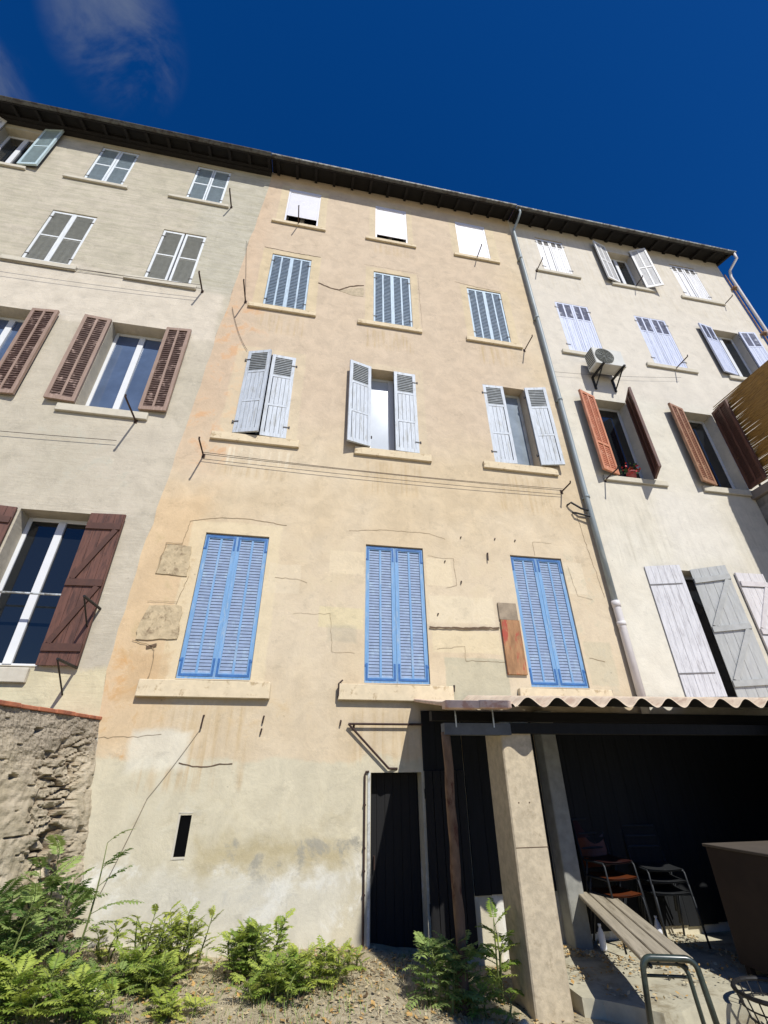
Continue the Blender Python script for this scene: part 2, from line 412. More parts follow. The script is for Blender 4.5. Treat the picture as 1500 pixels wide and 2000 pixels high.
# leaf kinds
LK = {
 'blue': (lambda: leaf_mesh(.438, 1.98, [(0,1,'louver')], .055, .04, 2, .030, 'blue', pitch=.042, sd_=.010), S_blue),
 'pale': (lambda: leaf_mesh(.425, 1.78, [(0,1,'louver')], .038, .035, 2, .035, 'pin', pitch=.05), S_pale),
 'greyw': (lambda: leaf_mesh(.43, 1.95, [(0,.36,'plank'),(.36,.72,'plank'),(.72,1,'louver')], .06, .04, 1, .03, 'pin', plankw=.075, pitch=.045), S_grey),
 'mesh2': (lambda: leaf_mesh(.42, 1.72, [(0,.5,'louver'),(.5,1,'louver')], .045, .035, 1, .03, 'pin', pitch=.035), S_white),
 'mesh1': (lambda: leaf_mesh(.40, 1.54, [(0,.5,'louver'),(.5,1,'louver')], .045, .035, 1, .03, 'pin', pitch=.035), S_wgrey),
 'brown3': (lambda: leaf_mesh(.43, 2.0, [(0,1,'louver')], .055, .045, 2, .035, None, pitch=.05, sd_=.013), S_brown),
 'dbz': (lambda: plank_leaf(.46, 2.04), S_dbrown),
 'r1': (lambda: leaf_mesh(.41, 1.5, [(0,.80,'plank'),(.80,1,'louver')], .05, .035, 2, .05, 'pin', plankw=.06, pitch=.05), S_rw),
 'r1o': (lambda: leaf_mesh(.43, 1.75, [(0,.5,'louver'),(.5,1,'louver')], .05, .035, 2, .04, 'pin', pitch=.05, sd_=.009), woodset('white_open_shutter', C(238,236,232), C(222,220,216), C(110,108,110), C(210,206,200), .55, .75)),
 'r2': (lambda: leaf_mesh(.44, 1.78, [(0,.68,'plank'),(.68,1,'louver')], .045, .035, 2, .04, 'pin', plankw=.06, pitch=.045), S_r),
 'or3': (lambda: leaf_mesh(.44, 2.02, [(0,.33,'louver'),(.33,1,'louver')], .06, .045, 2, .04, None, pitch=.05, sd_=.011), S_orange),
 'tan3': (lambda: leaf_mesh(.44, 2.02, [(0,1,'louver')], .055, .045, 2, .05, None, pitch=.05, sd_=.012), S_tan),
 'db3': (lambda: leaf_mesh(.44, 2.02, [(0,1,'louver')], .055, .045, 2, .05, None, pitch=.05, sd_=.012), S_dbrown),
 'gp': (lambda: plank_leaf(.56, 2.06, True, False, pw=.10), S_greyplank),
 'gz': (lambda: plank_leaf(.53, 2.06, True, True, pw=.13), S_zgrey),
 'pz': (lambda: plank_leaf(.55, 2.06, True, True, pw=.13), S_pink),
}
def leaf(kind, parent, hinge, side, ang, **k): return place_leaf(kind, LK[kind][0], LK[kind][1], parent, hinge, side, ang, **k)

# ================================================================== BUILDINGS
bL = thing('apartment_building', 'grey beige rendered building at left with brown and white shutters and dark wooden eaves', 'building', (-6, 0, 0))
bC = thing('apartment_building', 'tall ochre building in the middle with blue shutters on its lowest windows', 'building', (1.4, 0, 0))
bR = thing('apartment_building', 'cream building at right with lilac white, orange and brown shutters', 'building', (8.2, 0, 0))

# openings ----------------------------------------------------------
hL = []; hC = []; hR = []
def H(lst, x0, x1, z0, z1, dp=.26): lst.append((x0, x1, z0, z1, dp))
# left
for x in (-5.66,): H(hL, x, x+.82, 11.63, 13.2)
H(hL, -3.47, -2.67, 11.63, 13.2); H(hL, -7.80, -6.97, 11.63, 13.2)
H(hL, -5.80, -4.95, 8.5, 10.25); H(hL, -3.62, -2.74, 8.5, 10.25); H(hL, -7.9, -7.05, 8.5, 10.25)
H(hL, -5.92, -5.08, 5.1, 7.12, .36); H(hL, -3.80, -2.86, 5.1, 7.12, .36)
H(hL, -3.88, -2.98, 1.13, 3.18, .36)
# centre
cx = [(-1.20,-.40),(1.02,1.84),(3.2,4.04)]
for a, b in cx: H(hC, a, b, 11.42, 12.98, .2)
for a, b in ((-1.30,-.44),(.98,1.84),(3.23,4.09)):
    H(hC, a, b, 8.25, 10.06)
for a, b in ((-1.36,-.50),(.93,1.82),(3.23,4.12)): H(hC, a, b, 4.88, 6.84, .36)
for a, b in ((-1.435,-.55),(.885,1.775),(3.22,4.11)): H(hC, a, b, 1.03, 3.03)
H(hC, -1.08, -.965, -.72, -.36, .5)
H(hC, .98, 1.60, -2.4, .02, .35)
# right
for a, b in ((5.54,6.36),(7.72,8.52),(9.80,10.65)): H(hR, a, b, 11.42, 12.98)
for a, b in ((5.52,6.42),(7.72,8.62),(9.97,10.82)): H(hR, a, b, 8.32, 10.1, .3)
for a, b in ((5.70,6.48),(7.84,8.62)): H(hR, a, b, 4.86, 6.86, .34)
H(hR, 5.66, 7.0, .93, 2.98, .34); 

def shell(b, x0, x1, name_mat, hs, le, re, ytop=9.0):
    P(wall_front(x0, x1, hs, le, re), 'wall', [name_mat, M_dark], b)
    s = MB(); z0, z1 = -2.4+ZO, WT+ZO
    X0 = x0 if not le else -1.9; X1 = x1 if not re else -1.92
    s.face([(X0,.45,z0),(X0,ytop,z0),(X0,ytop,z1),(X0,.45,z1)]); s.face([(X1,.45,z0),(X1,.45,z1),(X1,ytop,z1),(X1,ytop,z0)])
    s.face([(X0,ytop,z0),(X1,ytop,z0),(X1,ytop,z1),(X0,ytop,z1)])
    if not le: s.face([(X0,0.0,z0),(X0,.45,z0),(X0,.45,z1),(X0,0.0,z1)])
    if not re: s.face([(X1,0.0,z0),(X1,0.0,z1),(X1,.45,z1),(X1,.45,z0)])
    P(s, 'outer_wall', M_side, b)
shell(bL, -12, -2.0, M_wallL, hL, False, True)
shell(bC, -2.0, 4.83, M_wallC, hC, True, False)
shell(bR, 4.83, 11.66, M_wallR, hR, False, False)

# eaves, roofs, gutters ----------------------------------------------
M_tile = mat('roof_tile', C(150,106,82), .85, .25, 8, alt=C(140,112,92))
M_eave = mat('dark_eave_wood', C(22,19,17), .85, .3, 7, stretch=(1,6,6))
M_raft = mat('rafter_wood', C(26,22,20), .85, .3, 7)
M_zinc = mat('zinc_gutter', C(206,212,212), .45, .15, 10, alt=C(130,128,120))
M_zincd = mat('old_shaded_zinc_gutter', C(88,88,84), .6, .25, 10, alt=C(60,52,46))
def roof(b, x0, x1, oh, gz, gm, ends=(0, 0), ledge=False):
    sl = .30
    def zr(y): return gz+.07+(y+oh)*sl
    r = MB(); n = int((x1-x0)/.035); ys = [-oh-.02, 4.5, 9.3]
    def top(i, j):
        x = x0+(x1-x0)*i/n; y = ys[j]
        z = zr(y) if j < 2 else zr(4.5)-(y-4.5)*sl
        return (x, y, z+ZO+.03*abs(math.cos(x*math.pi/.2))+.02)
    r.grid(top, n, 2)
    P(r, 'roof', M_tile, b, smooth=True)
    e = MB()
    A = (x0, x1)
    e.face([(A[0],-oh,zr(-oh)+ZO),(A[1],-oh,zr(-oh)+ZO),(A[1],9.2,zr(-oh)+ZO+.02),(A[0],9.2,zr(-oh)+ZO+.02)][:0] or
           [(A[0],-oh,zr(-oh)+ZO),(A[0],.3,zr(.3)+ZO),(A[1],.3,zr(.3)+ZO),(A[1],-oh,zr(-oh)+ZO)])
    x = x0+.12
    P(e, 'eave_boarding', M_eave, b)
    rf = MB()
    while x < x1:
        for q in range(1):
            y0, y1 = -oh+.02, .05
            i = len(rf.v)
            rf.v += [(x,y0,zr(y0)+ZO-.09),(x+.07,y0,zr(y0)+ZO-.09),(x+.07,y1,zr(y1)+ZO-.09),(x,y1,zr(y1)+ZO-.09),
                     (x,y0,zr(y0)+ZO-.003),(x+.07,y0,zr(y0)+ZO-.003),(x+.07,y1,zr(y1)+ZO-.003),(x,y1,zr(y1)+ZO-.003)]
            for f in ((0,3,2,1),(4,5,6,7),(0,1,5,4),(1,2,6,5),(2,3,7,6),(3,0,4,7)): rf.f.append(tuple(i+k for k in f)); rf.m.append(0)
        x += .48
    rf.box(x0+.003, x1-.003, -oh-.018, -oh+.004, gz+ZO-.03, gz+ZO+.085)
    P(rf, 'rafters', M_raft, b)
    # gutter
    g = MB(); rr = .045; yc = -oh-.045; zc_ = gz+ZO+.03; prof = []
    for k in range(9):
        t = math.pi+math.pi*k/8; prof.append((yc+rr*math.cos(t), zc_+rr*math.sin(t)))
    for k in range(8, -1, -1):
        t = math.pi+math.pi*k/8; prof.append((yc+(rr-.006)*math.cos(t), zc_+(rr-.006)*math.sin(t)))
    N = len(prof); base = len(g.v)
    for x_ in (x0, x1): g.v += [(x_, p[0], p[1]) for p in prof]
    for k in range(N):
        l = (k+1) % N; g.f.append((base+k, base+l, base+N+l, base+N+k)); g.m.append(0)
    g.tube([(x0, yc-rr, zc_+.004), (x1, yc-rr, zc_+.004)], .019, 8, 1)
    x = x0+.3
    while x < x1:
        g.box(x, x+.03, yc-rr-.004, yc-rr+.002, zc_-.03, zc_+.012); x += 1.1
    P(g, 'gutter', [M_zincd, gm], b, smooth=False)  # dark body and pale bead paint the shaded trough and sunlit rim
OH = .40
roof(bL, -12, -1.70, OH+.03, 13.36, M_zincd)
roof(bC, -1.698, 4.848, OH, 13.40, M_zinc)
roof(bR, 4.85, 11.85, OH, 13.36, M_zinc)
lg = MB(); lg.box(-12, -1.72, -.10, -.001, 13.36+ZO, 13.42+ZO); lg.box(-12, -1.72, -.16, -.001, 13.42+ZO, 13.50+ZO); P(lg, 'eave_ledge', M_raft, bL)

# windows: left building ---------------------------------------------
def closed(b, x0, x1, z0, z1, kind, sill, sm=None, yoff=.04, **k):
    w = window(b, x0, x1, z0, z1, glass=True, sill=sill, sillmat=sm, **k)
    leaf(kind, w, (x0+.005, z0+.005), 1, 0, yoff=yoff); leaf(kind, w, (x1-.005, z0+.005), -1, 0, yoff=yoff)
    return w
closed(bL, -5.66, -4.84, 11.63, 13.2, 'mesh1', (-6.02, -4.69), M_sillg, .03, sillh=.09)
closed(bL, -3.47, -2.67, 11.63, 13.2, 'mesh1', (-3.82, -2.48), M_sillg, .03, sillh=.09)
w = window(bL, -7.80, -6.97, 11.63, 13.2, sill=(-8.1,-6.77), sillmat=M_sillg, sillh=.09); 
LKo = (lambda: leaf_mesh(.42, 1.72, [(0,.5,'louver'),(.5,1,'louver')], .05, .04, 1, .03, None, pitch=.05))
place_leaf('l10', LKo, woodset('pale_green_shutter', C(196,214,216), C(184,204,206), C(90,90,88)), w, (-6.97,11.64), -1, 172)
place_leaf('l10', LKo, None, w, (-7.80,11.64), 1, 150) if ('l10', 1) in _cache else place_leaf('l10', LKo, [M_pvc, M_pvc, M_iron, M_dark], w, (-7.80,11.64), 1, 150)
closed(bL, -5.80, -4.95, 8.5, 10.25, 'mesh2', (-6.08, -4.79), M_sillg, .03, sillh=.12)
closed(bL, -3.62, -2.74, 8.5, 10.25, 'mesh2', (-3.94, -2.60), M_sillg, .03, sillh=.12)
closed(bL, -7.90, -7.05, 8.5, 10.25, 'mesh2', (-8.2, -6.9), M_sillg, .03, sillh=.12)
for (a, b) in ((-5.92,-5.08),(-3.80,-2.86)):
    w = window(bL, a, b, 5.1, 7.12, sill=(a-.23, b+.17), sillmat=M_sillg, y=.24, sillh=.14, pane=M_skyglass)
    leaf('brown3', w, (a, 5.12), 1, 176); leaf('brown3', w, (b, 5.12), -1, 176)
w = window(bL, -3.88, -2.98, 1.13, 3.18, sill=(-4.3, -3.03), sillmat=M_sillg, y=.24, sillh=.16)
leaf('dbz', w, (-3.90, 1.13), 1, 174); leaf('dbz', w, (-2.98, 1.13), -1, 176)
_rb = MB(); _rb.tube([(-3.88,-.02,1.99+ZO),(-2.98,-.02,1.99+ZO)], .014, 8); _rb.build('guard_bar', M_zinc, w, loc=W[w.name])

# windows: centre building -------------------------------------------
M_roll = mat('white_roller_shutter', C(228,226,232), .5, .03, 4)
for i, (a, b) in enumerate(cx):
    w = window(bC, a, b, 11.42, 12.98, glass=True, sill=((-1.47,-.20),(.77,2.04),(3.03,4.26))[i], sillh=.10)
    gap = (.34, .24, .10)[i]
    s = MB(); z = 11.42+gap+ZO; top = 12.98+ZO
    while z < top-.14:
        s.box(a+.04, b-.04, .020, .030, z, z+.046); s.box(a+.04, b-.04, .024, .030, z+.046, z+.052); z += .052
    s.box(a+.0, b-.0, .005, .10, top-.13, top-.002)
    s.box(a, a+.038, .01, .06, 11.42+ZO, top-.13); s.box(b-.038, b, .01, .06, 11.42+ZO, top-.13)
    s.build('roller_shutter', M_roll, w, loc=W[w.name])
for (a, b), sl in zip(((-1.30,-.44),(.98,1.84),(3.23,4.09)), ((-1.57,-.22),(.64,2.03),(3.02,4.32))):
    closed(bC, a, b, 8.25, 10.06, 'pale', sl, None, .03, sillh=.12)
w = window(bC, -1.36, -.50, 4.88, 6.84, sill=(-1.68,-.27), y=.24, sillh=.15)
leaf('greyw', w, (-1.36, 4.88), 1, 16, yoff=.0); leaf('greyw', w, (-.50, 4.89), -1, 3, yoff=.02)
w = window(bC, .93, 1.82, 4.88, 6.84, sill=(.66,2.02), y=.24, pane=M_curtain, sillh=.15)
leaf('greyw', w, (.93, 4.88), 1, 165); leaf('greyw', w, (1.82, 4.89), -1, 2, yoff=.02)
w = window(bC, 3.23, 4.12, 4.88, 6.84, sill=(2.98,4.43), y=.20, pane=M_pale, sillh=.15, frame=mat('cream_frame', C(226,222,208), .5))
leaf('greyw', w, (3.23, 4.88), 1, 3, yoff=.02); leaf('greyw', w, (4.12, 4.89), -1, 168)
for (a, b), sl in zip(((-1.435,-.55),(.885,1.775),(3.22,4.11)), ((-1.82,-.29),(.55,2.07),(3.0,4.4))):
    closed(bC, a, b, 1.03, 3.03, 'blue', sl, None, .045, sillh=.19, sillp=.075)

# windows: right building --------------------------------------------
closed(bR, 5.54, 6.36, 11.42, 12.98, 'r1', (5.27,6.54), M_sillg, .02, sillh=.10)
closed(bR, 9.80, 10.65, 11.42, 12.98, 'r1', (9.59,10.97), M_sillg, .02, sillh=.10)
w = window(bR, 7.72, 8.52, 11.42, 12.98, sill=(7.45,8.77), sillmat=M_sillg, sillh=.10)
leaf('r1o', w, (7.72, 11.40), 1, 168); leaf('r1o', w, (8.52, 11.40), -1, 158)
closed(bR, 5.52, 6.42, 8.32, 10.1, 'r2', (5.30,6.6), M_sillg, .02, sillh=.11)
closed(bR, 7.72, 8.62, 8.32, 10.1, 'r2', (7.45,8.82), M_sillg, .02, sillh=.11)
w = window(bR, 9.97, 10.82, 8.32, 10.1, sill=(9.7,11.1), sillmat=M_sillg, sillh=.11)
leaf('r2', w, (9.97, 8.32), 1, 172); leaf('r2', w, (10.82, 8.32), -1, 172)
w = window(bR, 5.70, 6.48, 4.86, 6.86, sill=(5.37,6.72), sillmat=M_sillg, y=.22, mull=0, sillh=.11)
leaf('or3', w, (5.70, 4.86), 1, 162); leaf('db3', w, (6.48, 4.86), -1, 62)
w = window(bR, 7.84, 8.62, 4.86, 6.86, sill=(7.51,8.9), sillmat=M_sillg, y=.22, mull=0, sillh=.13)
leaf('tan3', w, (7.84, 4.86), 1, 165); leaf('db3', w, (8.62, 4.86), -1, 80)
w = window(bR, 5.66, 7.0, .93, 2.98, y=.22, sill=(5.5,7.1), sillmat=M_sillg, sillh=.12)
leaf('gp', w, (5.62, .93), 1, 17, yoff=-.01); leaf('gz', w, (6.50, .93), 1, 33, yoff=-.01)
leaf('pz', w, (7.38, .93), 1, 2, yoff=-.03)

# stone blocks, patches, cracks, lintel-edge shade lines, hooks on the ochre front --------------
M_stone = mat('exposed_limestone', C(200,180,144), .95, .16, 12, bump=.8, alt=C(150,130,102), altlo=.5, althi=.66)
M_darkline = mat('crack_dirt_and_shade', C(104,84,64), .95, .2)
M_patch = mat('pale_plaster_patch', C(233,214,182), .95, .08, 5, bump=.5, alt=C(222,198,158), altlo=.5, althi=.65)
M_patch2 = mat('yellow_plaster_patch', C(230,208,166), .95, .08, 5, bump=.5, alt=C(230,212,180), altlo=.5, althi=.65)
def slab_poly(mb, pts, y, m=0):
    """thin slab with ragged outline; pts in (x, z rel)"""
    out = []
    for i, (a, b) in enumerate(zip(pts, pts[1:]+pts[:1])):
        n = max(2, int(math.hypot(b[0]-a[0], b[1]-a[1])/.05))
        for k in range(n):
            f = k/n; x = a[0]+(b[0]-a[0])*f; z = a[1]+(b[1]-a[1])*f
            d = .012*noise.noise(Vector((x*9, z*9, 1)))*2
            out.append((x+d, z+d*.7))
    i0 = len(mb.v); N = len(out)
    mb.v += [(x, -y, z+ZO) for x, z in out]+[(x, 0.0, z+ZO) for x, z in out]
    mb.f.append(tuple(i0+k for k in range(N))); mb.m.append(m)
    for k in range(N):
        l = (k+1) % N; mb.f.append((i0+k, i0+N+k, i0+N+l, i0+l)); mb.m.append(m)
for pts, dep in (([(-1.96,2.36),(-1.56,2.34),(-1.58,2.79),(-1.90,2.79),(-1.96,2.6)], .012), ([(-2.0,1.47),(-1.51,1.50),(-1.53,1.93),(-1.92,1.92),(-1.99,1.7)], .016)):
    s = MB(); slab_poly(s, pts, dep); P(s, 'exposed_stone', M_stone, bC)
def path(mb, pts, w, y=.004, jit=.02):
    out = []
    for a, b in zip(pts, pts[1:]):
        n = max(2, int(math.hypot(b[0]-a[0], b[1]-a[1])/.045))
        for k in range(n):
            f = k/n; x = a[0]+(b[0]-a[0])*f; z = a[1]+(b[1]-a[1])*f
            out.append((x+jit*noise.noise(Vector((x*14, z*14, 5))), z+jit*noise.noise(Vector((x*14, z*14, 15)))))
    out.append(pts[-1])
    for i, (a, b) in enumerate(zip(out, out[1:])):
        dx, dz = b[0]-a[0], b[1]-a[1]; L = math.hypot(dx, dz) or 1; nx, nz = -dz/L, dx/L
        wa = w*(.55+.6*abs(noise.noise(Vector((i*.7, a[0], 2))))); wb = w*(.55+.6*abs(noise.noise(Vector(((i+1)*.7, b[0], 2)))))
        mb.face([(a[0]-nx*wa,-y,a[1]-nz*wa+ZO),(b[0]-nx*wb,-y,b[1]-nz*wb+ZO),(b[0]+nx*wb,-y,b[1]+nz*wb+ZO),(a[0]+nx*wa,-y,a[1]+nz*wa+ZO)])
M_darkline2 = mat('fine_crack_dirt_and_shade', C(158,134,102), .95, .2)
def dark_line(pts, w, y=.004):
    s = MB(); path(s, pts, w, y); P(s, 'crack_and_shade_line', M_darkline if w > .008 else M_darkline2, bC)
dark_line([(-.24,9.27),(-.02,9.16),(.22,9.13),(.45,9.32),(.76,9.44)], 0.0252)
dark_line([(1.80,1.79),(2.3,1.80),(2.86,1.83)], 0.019799999999999998, .019)
dark_line([(-1.5,10.25),(-.9,10.21),(-.25,10.22)], 0.00992); dark_line([(2.95,10.2),(3.5,10.12),(4.1,10.1)], 0.00744)  # shadows of the lintel edges, drawn as dark lines
dark_line([(.75,10.25),(2.05,10.25)], 0.00372); dark_line([(2.03,10.2),(2.05,8.3)], 0.0031)
dark_line([(-1.72,2.8),(-1.68,3.19),(-1.3,3.28),(-.9,3.30),(-.32,3.24)], 0.00558)
dark_line([(.62,3.24),(1.2,3.30),(1.9,3.30),(2.15,3.22)], 0.00372); dark_line([(-1.96,2.35),(-1.92,2.82),(-1.72,2.82)], 0.00744, .014)
dark_line([(-2.02,1.46),(-1.86,1.43),(-1.74,1.36),(-1.72,1.1),(-1.78,.9)], 0.0062, .014); dark_line([(-1.84,1.38),(-1.73,1.42)], 0.027, .014)
dark_line([(-1.62,1.93),(-1.58,2.12),(-1.54,2.34)], 0.00496); dark_line([(-1.98,1.96),(-1.6,1.98)], 0.00372, .014)
dark_line([(-2.1,.38),(-1.7,.40),(-1.45,.42)], 0.003); dark_line([(-1.2,.12),(-.9,.09),(-.62,.12)], 0.00868)
dark_line([(1.85,2.9),(2.25,2.88),(2.27,2.45),(2.1,2.4)], 0.0031); dark_line([(1.9,1.5),(2.3,1.55),(2.3,1.35),(2.9,1.35)], 0.0031)
dark_line([(3.65,3.05),(3.66,3.3),(4.0,3.3)], 0.0031); dark_line([(4.2,2.9),(4.25,2.4),(4.5,2.35)], 0.00248); dark_line([(4.2,1.45),(4.45,1.4)], 0.00434)
dark_line([(-.4,2.4),(-.1,2.4),(.05,2.35)], 0.0031); dark_line([(-.1,1.9),(.4,1.92),(.45,1.4),(.75,1.4)], 0.00248)
dark_line([(4.60,3.9),(4.65,3.2),(4.72,2.4)], 0.00372)

q = MB(); slab_poly(q, [(.22,9.1),(.48,9.26),(.76,9.36),(.76,9.04),(.5,9.02)], .004); P(q, 'plaster_patch', mat('grey_mortar', C(196,178,148), .95, .14, 12, bump=.8), bC)
# iron hooks and stays
def hook(b, x, z, L=.12, d=.05):
    m = MB(); m.tube([(x,0,z+ZO),(x,-d,z+ZO),(x-.01,-d,z+ZO-L)], .010, 6); P(m, 'iron_hook', M_iron, b)
for x, z, L, dd3 in ((-1.02,.62,.14,.03),(-.33,.62,.08,.02),(-.34,.48,.06,.015),(2.83,3.02,.13,.03),(2.10,1.02,.08,.02),(-.42,1.0,.09,.03),(2.42,3.28,.02,.012),(3.35,3.3,.02,.012),(2.35,2.52,.04,.015),(3.0,3.3,.02,.012),(4.42,1.0,.07,.03),(2.12,2.84,.02,.012),(1.95,2.0,.02,.012),(.6,.58,.06,.02)): hook(bC, x, z, L, dd3)
m = MB(); m.tube([(.55,-.01,.83+ZO),(.55,-.07,.86+ZO),(.55,-.07,1.0+ZO),(.60,-.03,1.05+ZO)], .011, 6); P(m, 'iron_hook', M_iron, bC)

# clothes-line arms: straight iron arms standing out from the facade
def arm(b, x, z, L, r=.013, mt=None):
    m = MB(); m.tube([(x,0,z+ZO),(x,-L,z+ZO),(x,-L-.01,z+ZO+.035)], r, 6); m.box(x-.025, x+.025, -.008, 0, z+ZO-.04, z+ZO+.04)
    P(m, 'clothesline_arm', mt or M_iron, b)
for x, z, L in ((-.85,11.36,.42),(3.64,11.36,.34),(-1.63,8.24,.46),(4.36,8.07,.38),(-1.72,4.36,.42),(4.42,4.36,.30)): arm(bC, x, z, L)
for x, z, L in ((-2.43,11.59,.38),(-2.48,8.35,.40),(-2.85,4.9,.55)): arm(bL, x, z, L, .016)
for x, z, L in ((5.27,11.29,.34),(5.39,4.73,.38),(8.21,8.22,.40),(11.0,11.37,.27),(8.17,11.38,.32)): arm(bR, x, z, L, .013)
for x, z in ((-2.5,1.84),(-2.55,1.12)):
    m = MB(); m.tube([(x,0,z+ZO),(x-.02,-.48,z+ZO)], .016, 6); m.tube([(x-.02,-.48,z+ZO),(x-.06,0,z-.3+ZO)], .010, 6); P(m, 'clothesline_arm', M_blackiron, bL)
M_cable = mat('weathered_cable', C(150,130,104), .8)
def wire(b, a, c, sag=.04, r=.0045, mt=None):
    pts = []
    for k in range(13):
        f = k/12; pts.append((a[0]+(c[0]-a[0])*f, a[1]+(c[1]-a[1])*f, a[2]+(c[2]-a[2])*f+ZO-sag*4*f*(1-f)))
    m = MB(); m.tube(pts, r, 5); P(m, 'clothesline', mt or M_iron, b)
wire(bC, (-1.72,-.10,4.36), (4.42,-.10,4.36), .05); wire(bC, (-1.72,-.05,4.36), (4.42,-.05,4.36), .03)
wire(bL, (-9,-.12,8.2), (-2.48,-.12,8.28), .08); wire(bL, (-9,-.2,8.2), (-2.48,-.2,8.28), .12); wire(bL, (-9,-.03,8.42), (-3.95,-.03,8.42), .01)
wire(bL, (-9,-.05,4.42), (-3.0,-.05,4.45), .05); wire(bR, (4.9,-.06,7.45), (8.2,-.06,7.9), .05, .003)
wire(bC, (-1.9,-.03,10.3), (-1.63,-.03,8.24), -.02, .003); wire(bC, (-1.85,-.02,8.0), (-1.4,-.02,6.85), .12, .004)
wire(bC, (-1.02,-.012,.5), (-1.45,-.012,-.2), .02, .0025, M_cable); wire(bC, (-1.45,-.012,-.2), (-1.7,-.012,-1.0), .02, .0025, M_cable)
# power cable conduit at the cellar door
m = MB(); m.tube([(.905,-.02,-1.5+ZO),(.905,-.02,.0+ZO),(.92,-.02,.03+ZO),(.955,-.02,.03+ZO)], .011, 8)
for z in (-1.1,-.7,-.3,-.9): m.box(.89,.92,-.035,0,z+ZO-.008,z+ZO+.008)
P(m, 'conduit_pipe', M_iron, bC)
# cellar door: recessed dark plank door, white jamb strip, open leaf folded back
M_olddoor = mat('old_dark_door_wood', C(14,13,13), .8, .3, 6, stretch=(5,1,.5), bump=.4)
d = MB(); x = .985
while x < 1.59: d.box(x, min(1.598,x+.10)-.004, .20, .23, -1.66+ZO, .015+ZO); x += .10
d.box(.985,1.6,.231,.245,-1.66+ZO,.015+ZO)
dd = d.build('door', M_olddoor, bC, loc=(1.3,.2,-1.6+ZO))
d = MB(); d.box(.942,.974,-.010,.02,-1.56+ZO,.03+ZO); d.build('door_jamb', mat('chalky_white_jamb', C(206,206,200), .8, .1, 8, alt=C(170,166,156)), dd, loc=(.95,0,-1.5+ZO), bevel=.003)
d = MB(); d.tube([(1.05,.2,-.8+ZO),(1.05,.16,-.8+ZO),(1.05,.16,-.92+ZO)], .008, 6); d.build('handle', M_iron, dd, loc=(1.05,.2,-.8+ZO))
d = MB(); x = 1.62
while x < 2.1: d.box(x+.003, x+.095, -.06, -.035, -1.62+ZO, .03+ZO); x += .10
d.box(1.62,2.12,-.036,-.02,-1.3+ZO,-1.2+ZO); d.box(1.62,2.12,-.036,-.02,-.25+ZO,-.15+ZO)
d.build('door', M_olddoor, bC, loc=(1.62,-.05,-1.6+ZO))
# slot window trim, and a dark sheet painted in as its shade
s = MB(); s.box(-1.10,-1.08,-.004,.03,-.74+ZO,-.34+ZO); s.box(-1.10,-.955,-.004,.02,-.345+ZO,-.33+ZO); s.box(-1.08,-.965,-.006,.05,-.74+ZO,-.722+ZO); P(s, 'slot_trim', M_sillg, bC)
s = MB(); s.box(-1.079,-.966,.012,.03,-.72+ZO,-.361+ZO); P(s, 'slot_shade', M_dark, bC)

# wall-mounted iron frame beside the shed
m = MB(); m.tube([(.69,-.05,.54+ZO),(1.62,-.05,.54+ZO)], .014, 6); m.tube([(.69,-.05,.54+ZO),(1.19,-.04,.06+ZO)], .014, 6)
m.tube([(.76,0,.50+ZO),(.76,-.05,.54+ZO)], .014, 6); m.tube([(1.19,-.045,.06+ZO),(1.3,0,.06+ZO)], .014, 6); m.tube([(1.5,0,.54+ZO),(1.5,-.05,.54+ZO)], .012, 6)
tag(m.build('iron_frame', M_iron, None, loc=(.76,0,.5+ZO)), 'rusty iron triangle frame fixed to the wall above the dark cellar door', 'wall bracket')

# rusty board next to the third blue window
m = MB(); m.box(2.88,3.17,-.03,-.001,1.95+ZO,2.21+ZO,0); m.box(2.89,3.18,-.036,-.001,1.18+ZO,1.948+ZO,1)
m.box(2.885,2.90,-.042,-.030,1.2+ZO,1.94+ZO,1)
M_rustb = mat('rusted_sheet', C(168,126,88), .85, .3, 5, stretch=(2,1,.6), bump=.5, alt=C(176,84,66), altlo=.52, althi=.60)
tag(m.build('metal_panel', [mat('greyed_board', C(158,142,120), .9, .2, 9, bump=.5), M_rustb], None, loc=(3.03,0,1.18+ZO), bevel=.003), 'narrow rusty panel with grey top end on the wall by the third blue window', 'wall panel')

# drainpipes -----------------------------------------------------------
M_pipeg = mat('grey_green_drainpipe', C(150,160,162), .5, .12, 6, stretch=(1,1,.3), alt=C(176,184,180), altlo=.5, althi=.7)
M_pipew = mat('cream_cast_pipe', C(226,220,216), .6, .06, 6, alt=C(204,190,180), altlo=.6, althi=.75)
dp = thing('drainpipe', 'long grey drainpipe down the joint between ochre and cream fronts', 'drainpipe', (4.83,0,0))
m = MB(); m.tube([(4.95,-OH-.03,13.36+ZO),(4.95,-OH-.03,13.22+ZO),(4.93,-.30,13.1+ZO),(4.87,-.10,12.95+ZO),(4.86,-.085,12.8+ZO),(4.85,-.085,9+ZO),(4.83,-.085,4.3+ZO),(4.83,-.085,2.25+ZO)], [.03,.03,.032,.036,.042,.045,.045,.045], 12, 0)
for z in (11.6,9.2,6.6,4.25): m.tube([(4.84,-.085,z-.03+ZO),(4.84,-.085,z+.03+ZO)], .053, 12); m.box(4.79,4.87,-.06,0,z-.012+ZO,z+.012+ZO)
P(m, 'upper_pipe', M_pipeg, dp, smooth=True)
m = MB(); m.tube([(4.83,-.085,2.3+ZO),(4.83,-.085,2.24+ZO),(4.83,-.085,.70+ZO)], .058, 12, 0)
m.tube([(4.83,-.085,1.93+ZO),(4.83,-.085,1.99+ZO)], .066, 12); m.tube([(4.83,-.085,2.22+ZO),(4.83,-.085,2.32+ZO)], .064, 12)
P(m, 'lower_pipe', M_pipew, dp, smooth=True)
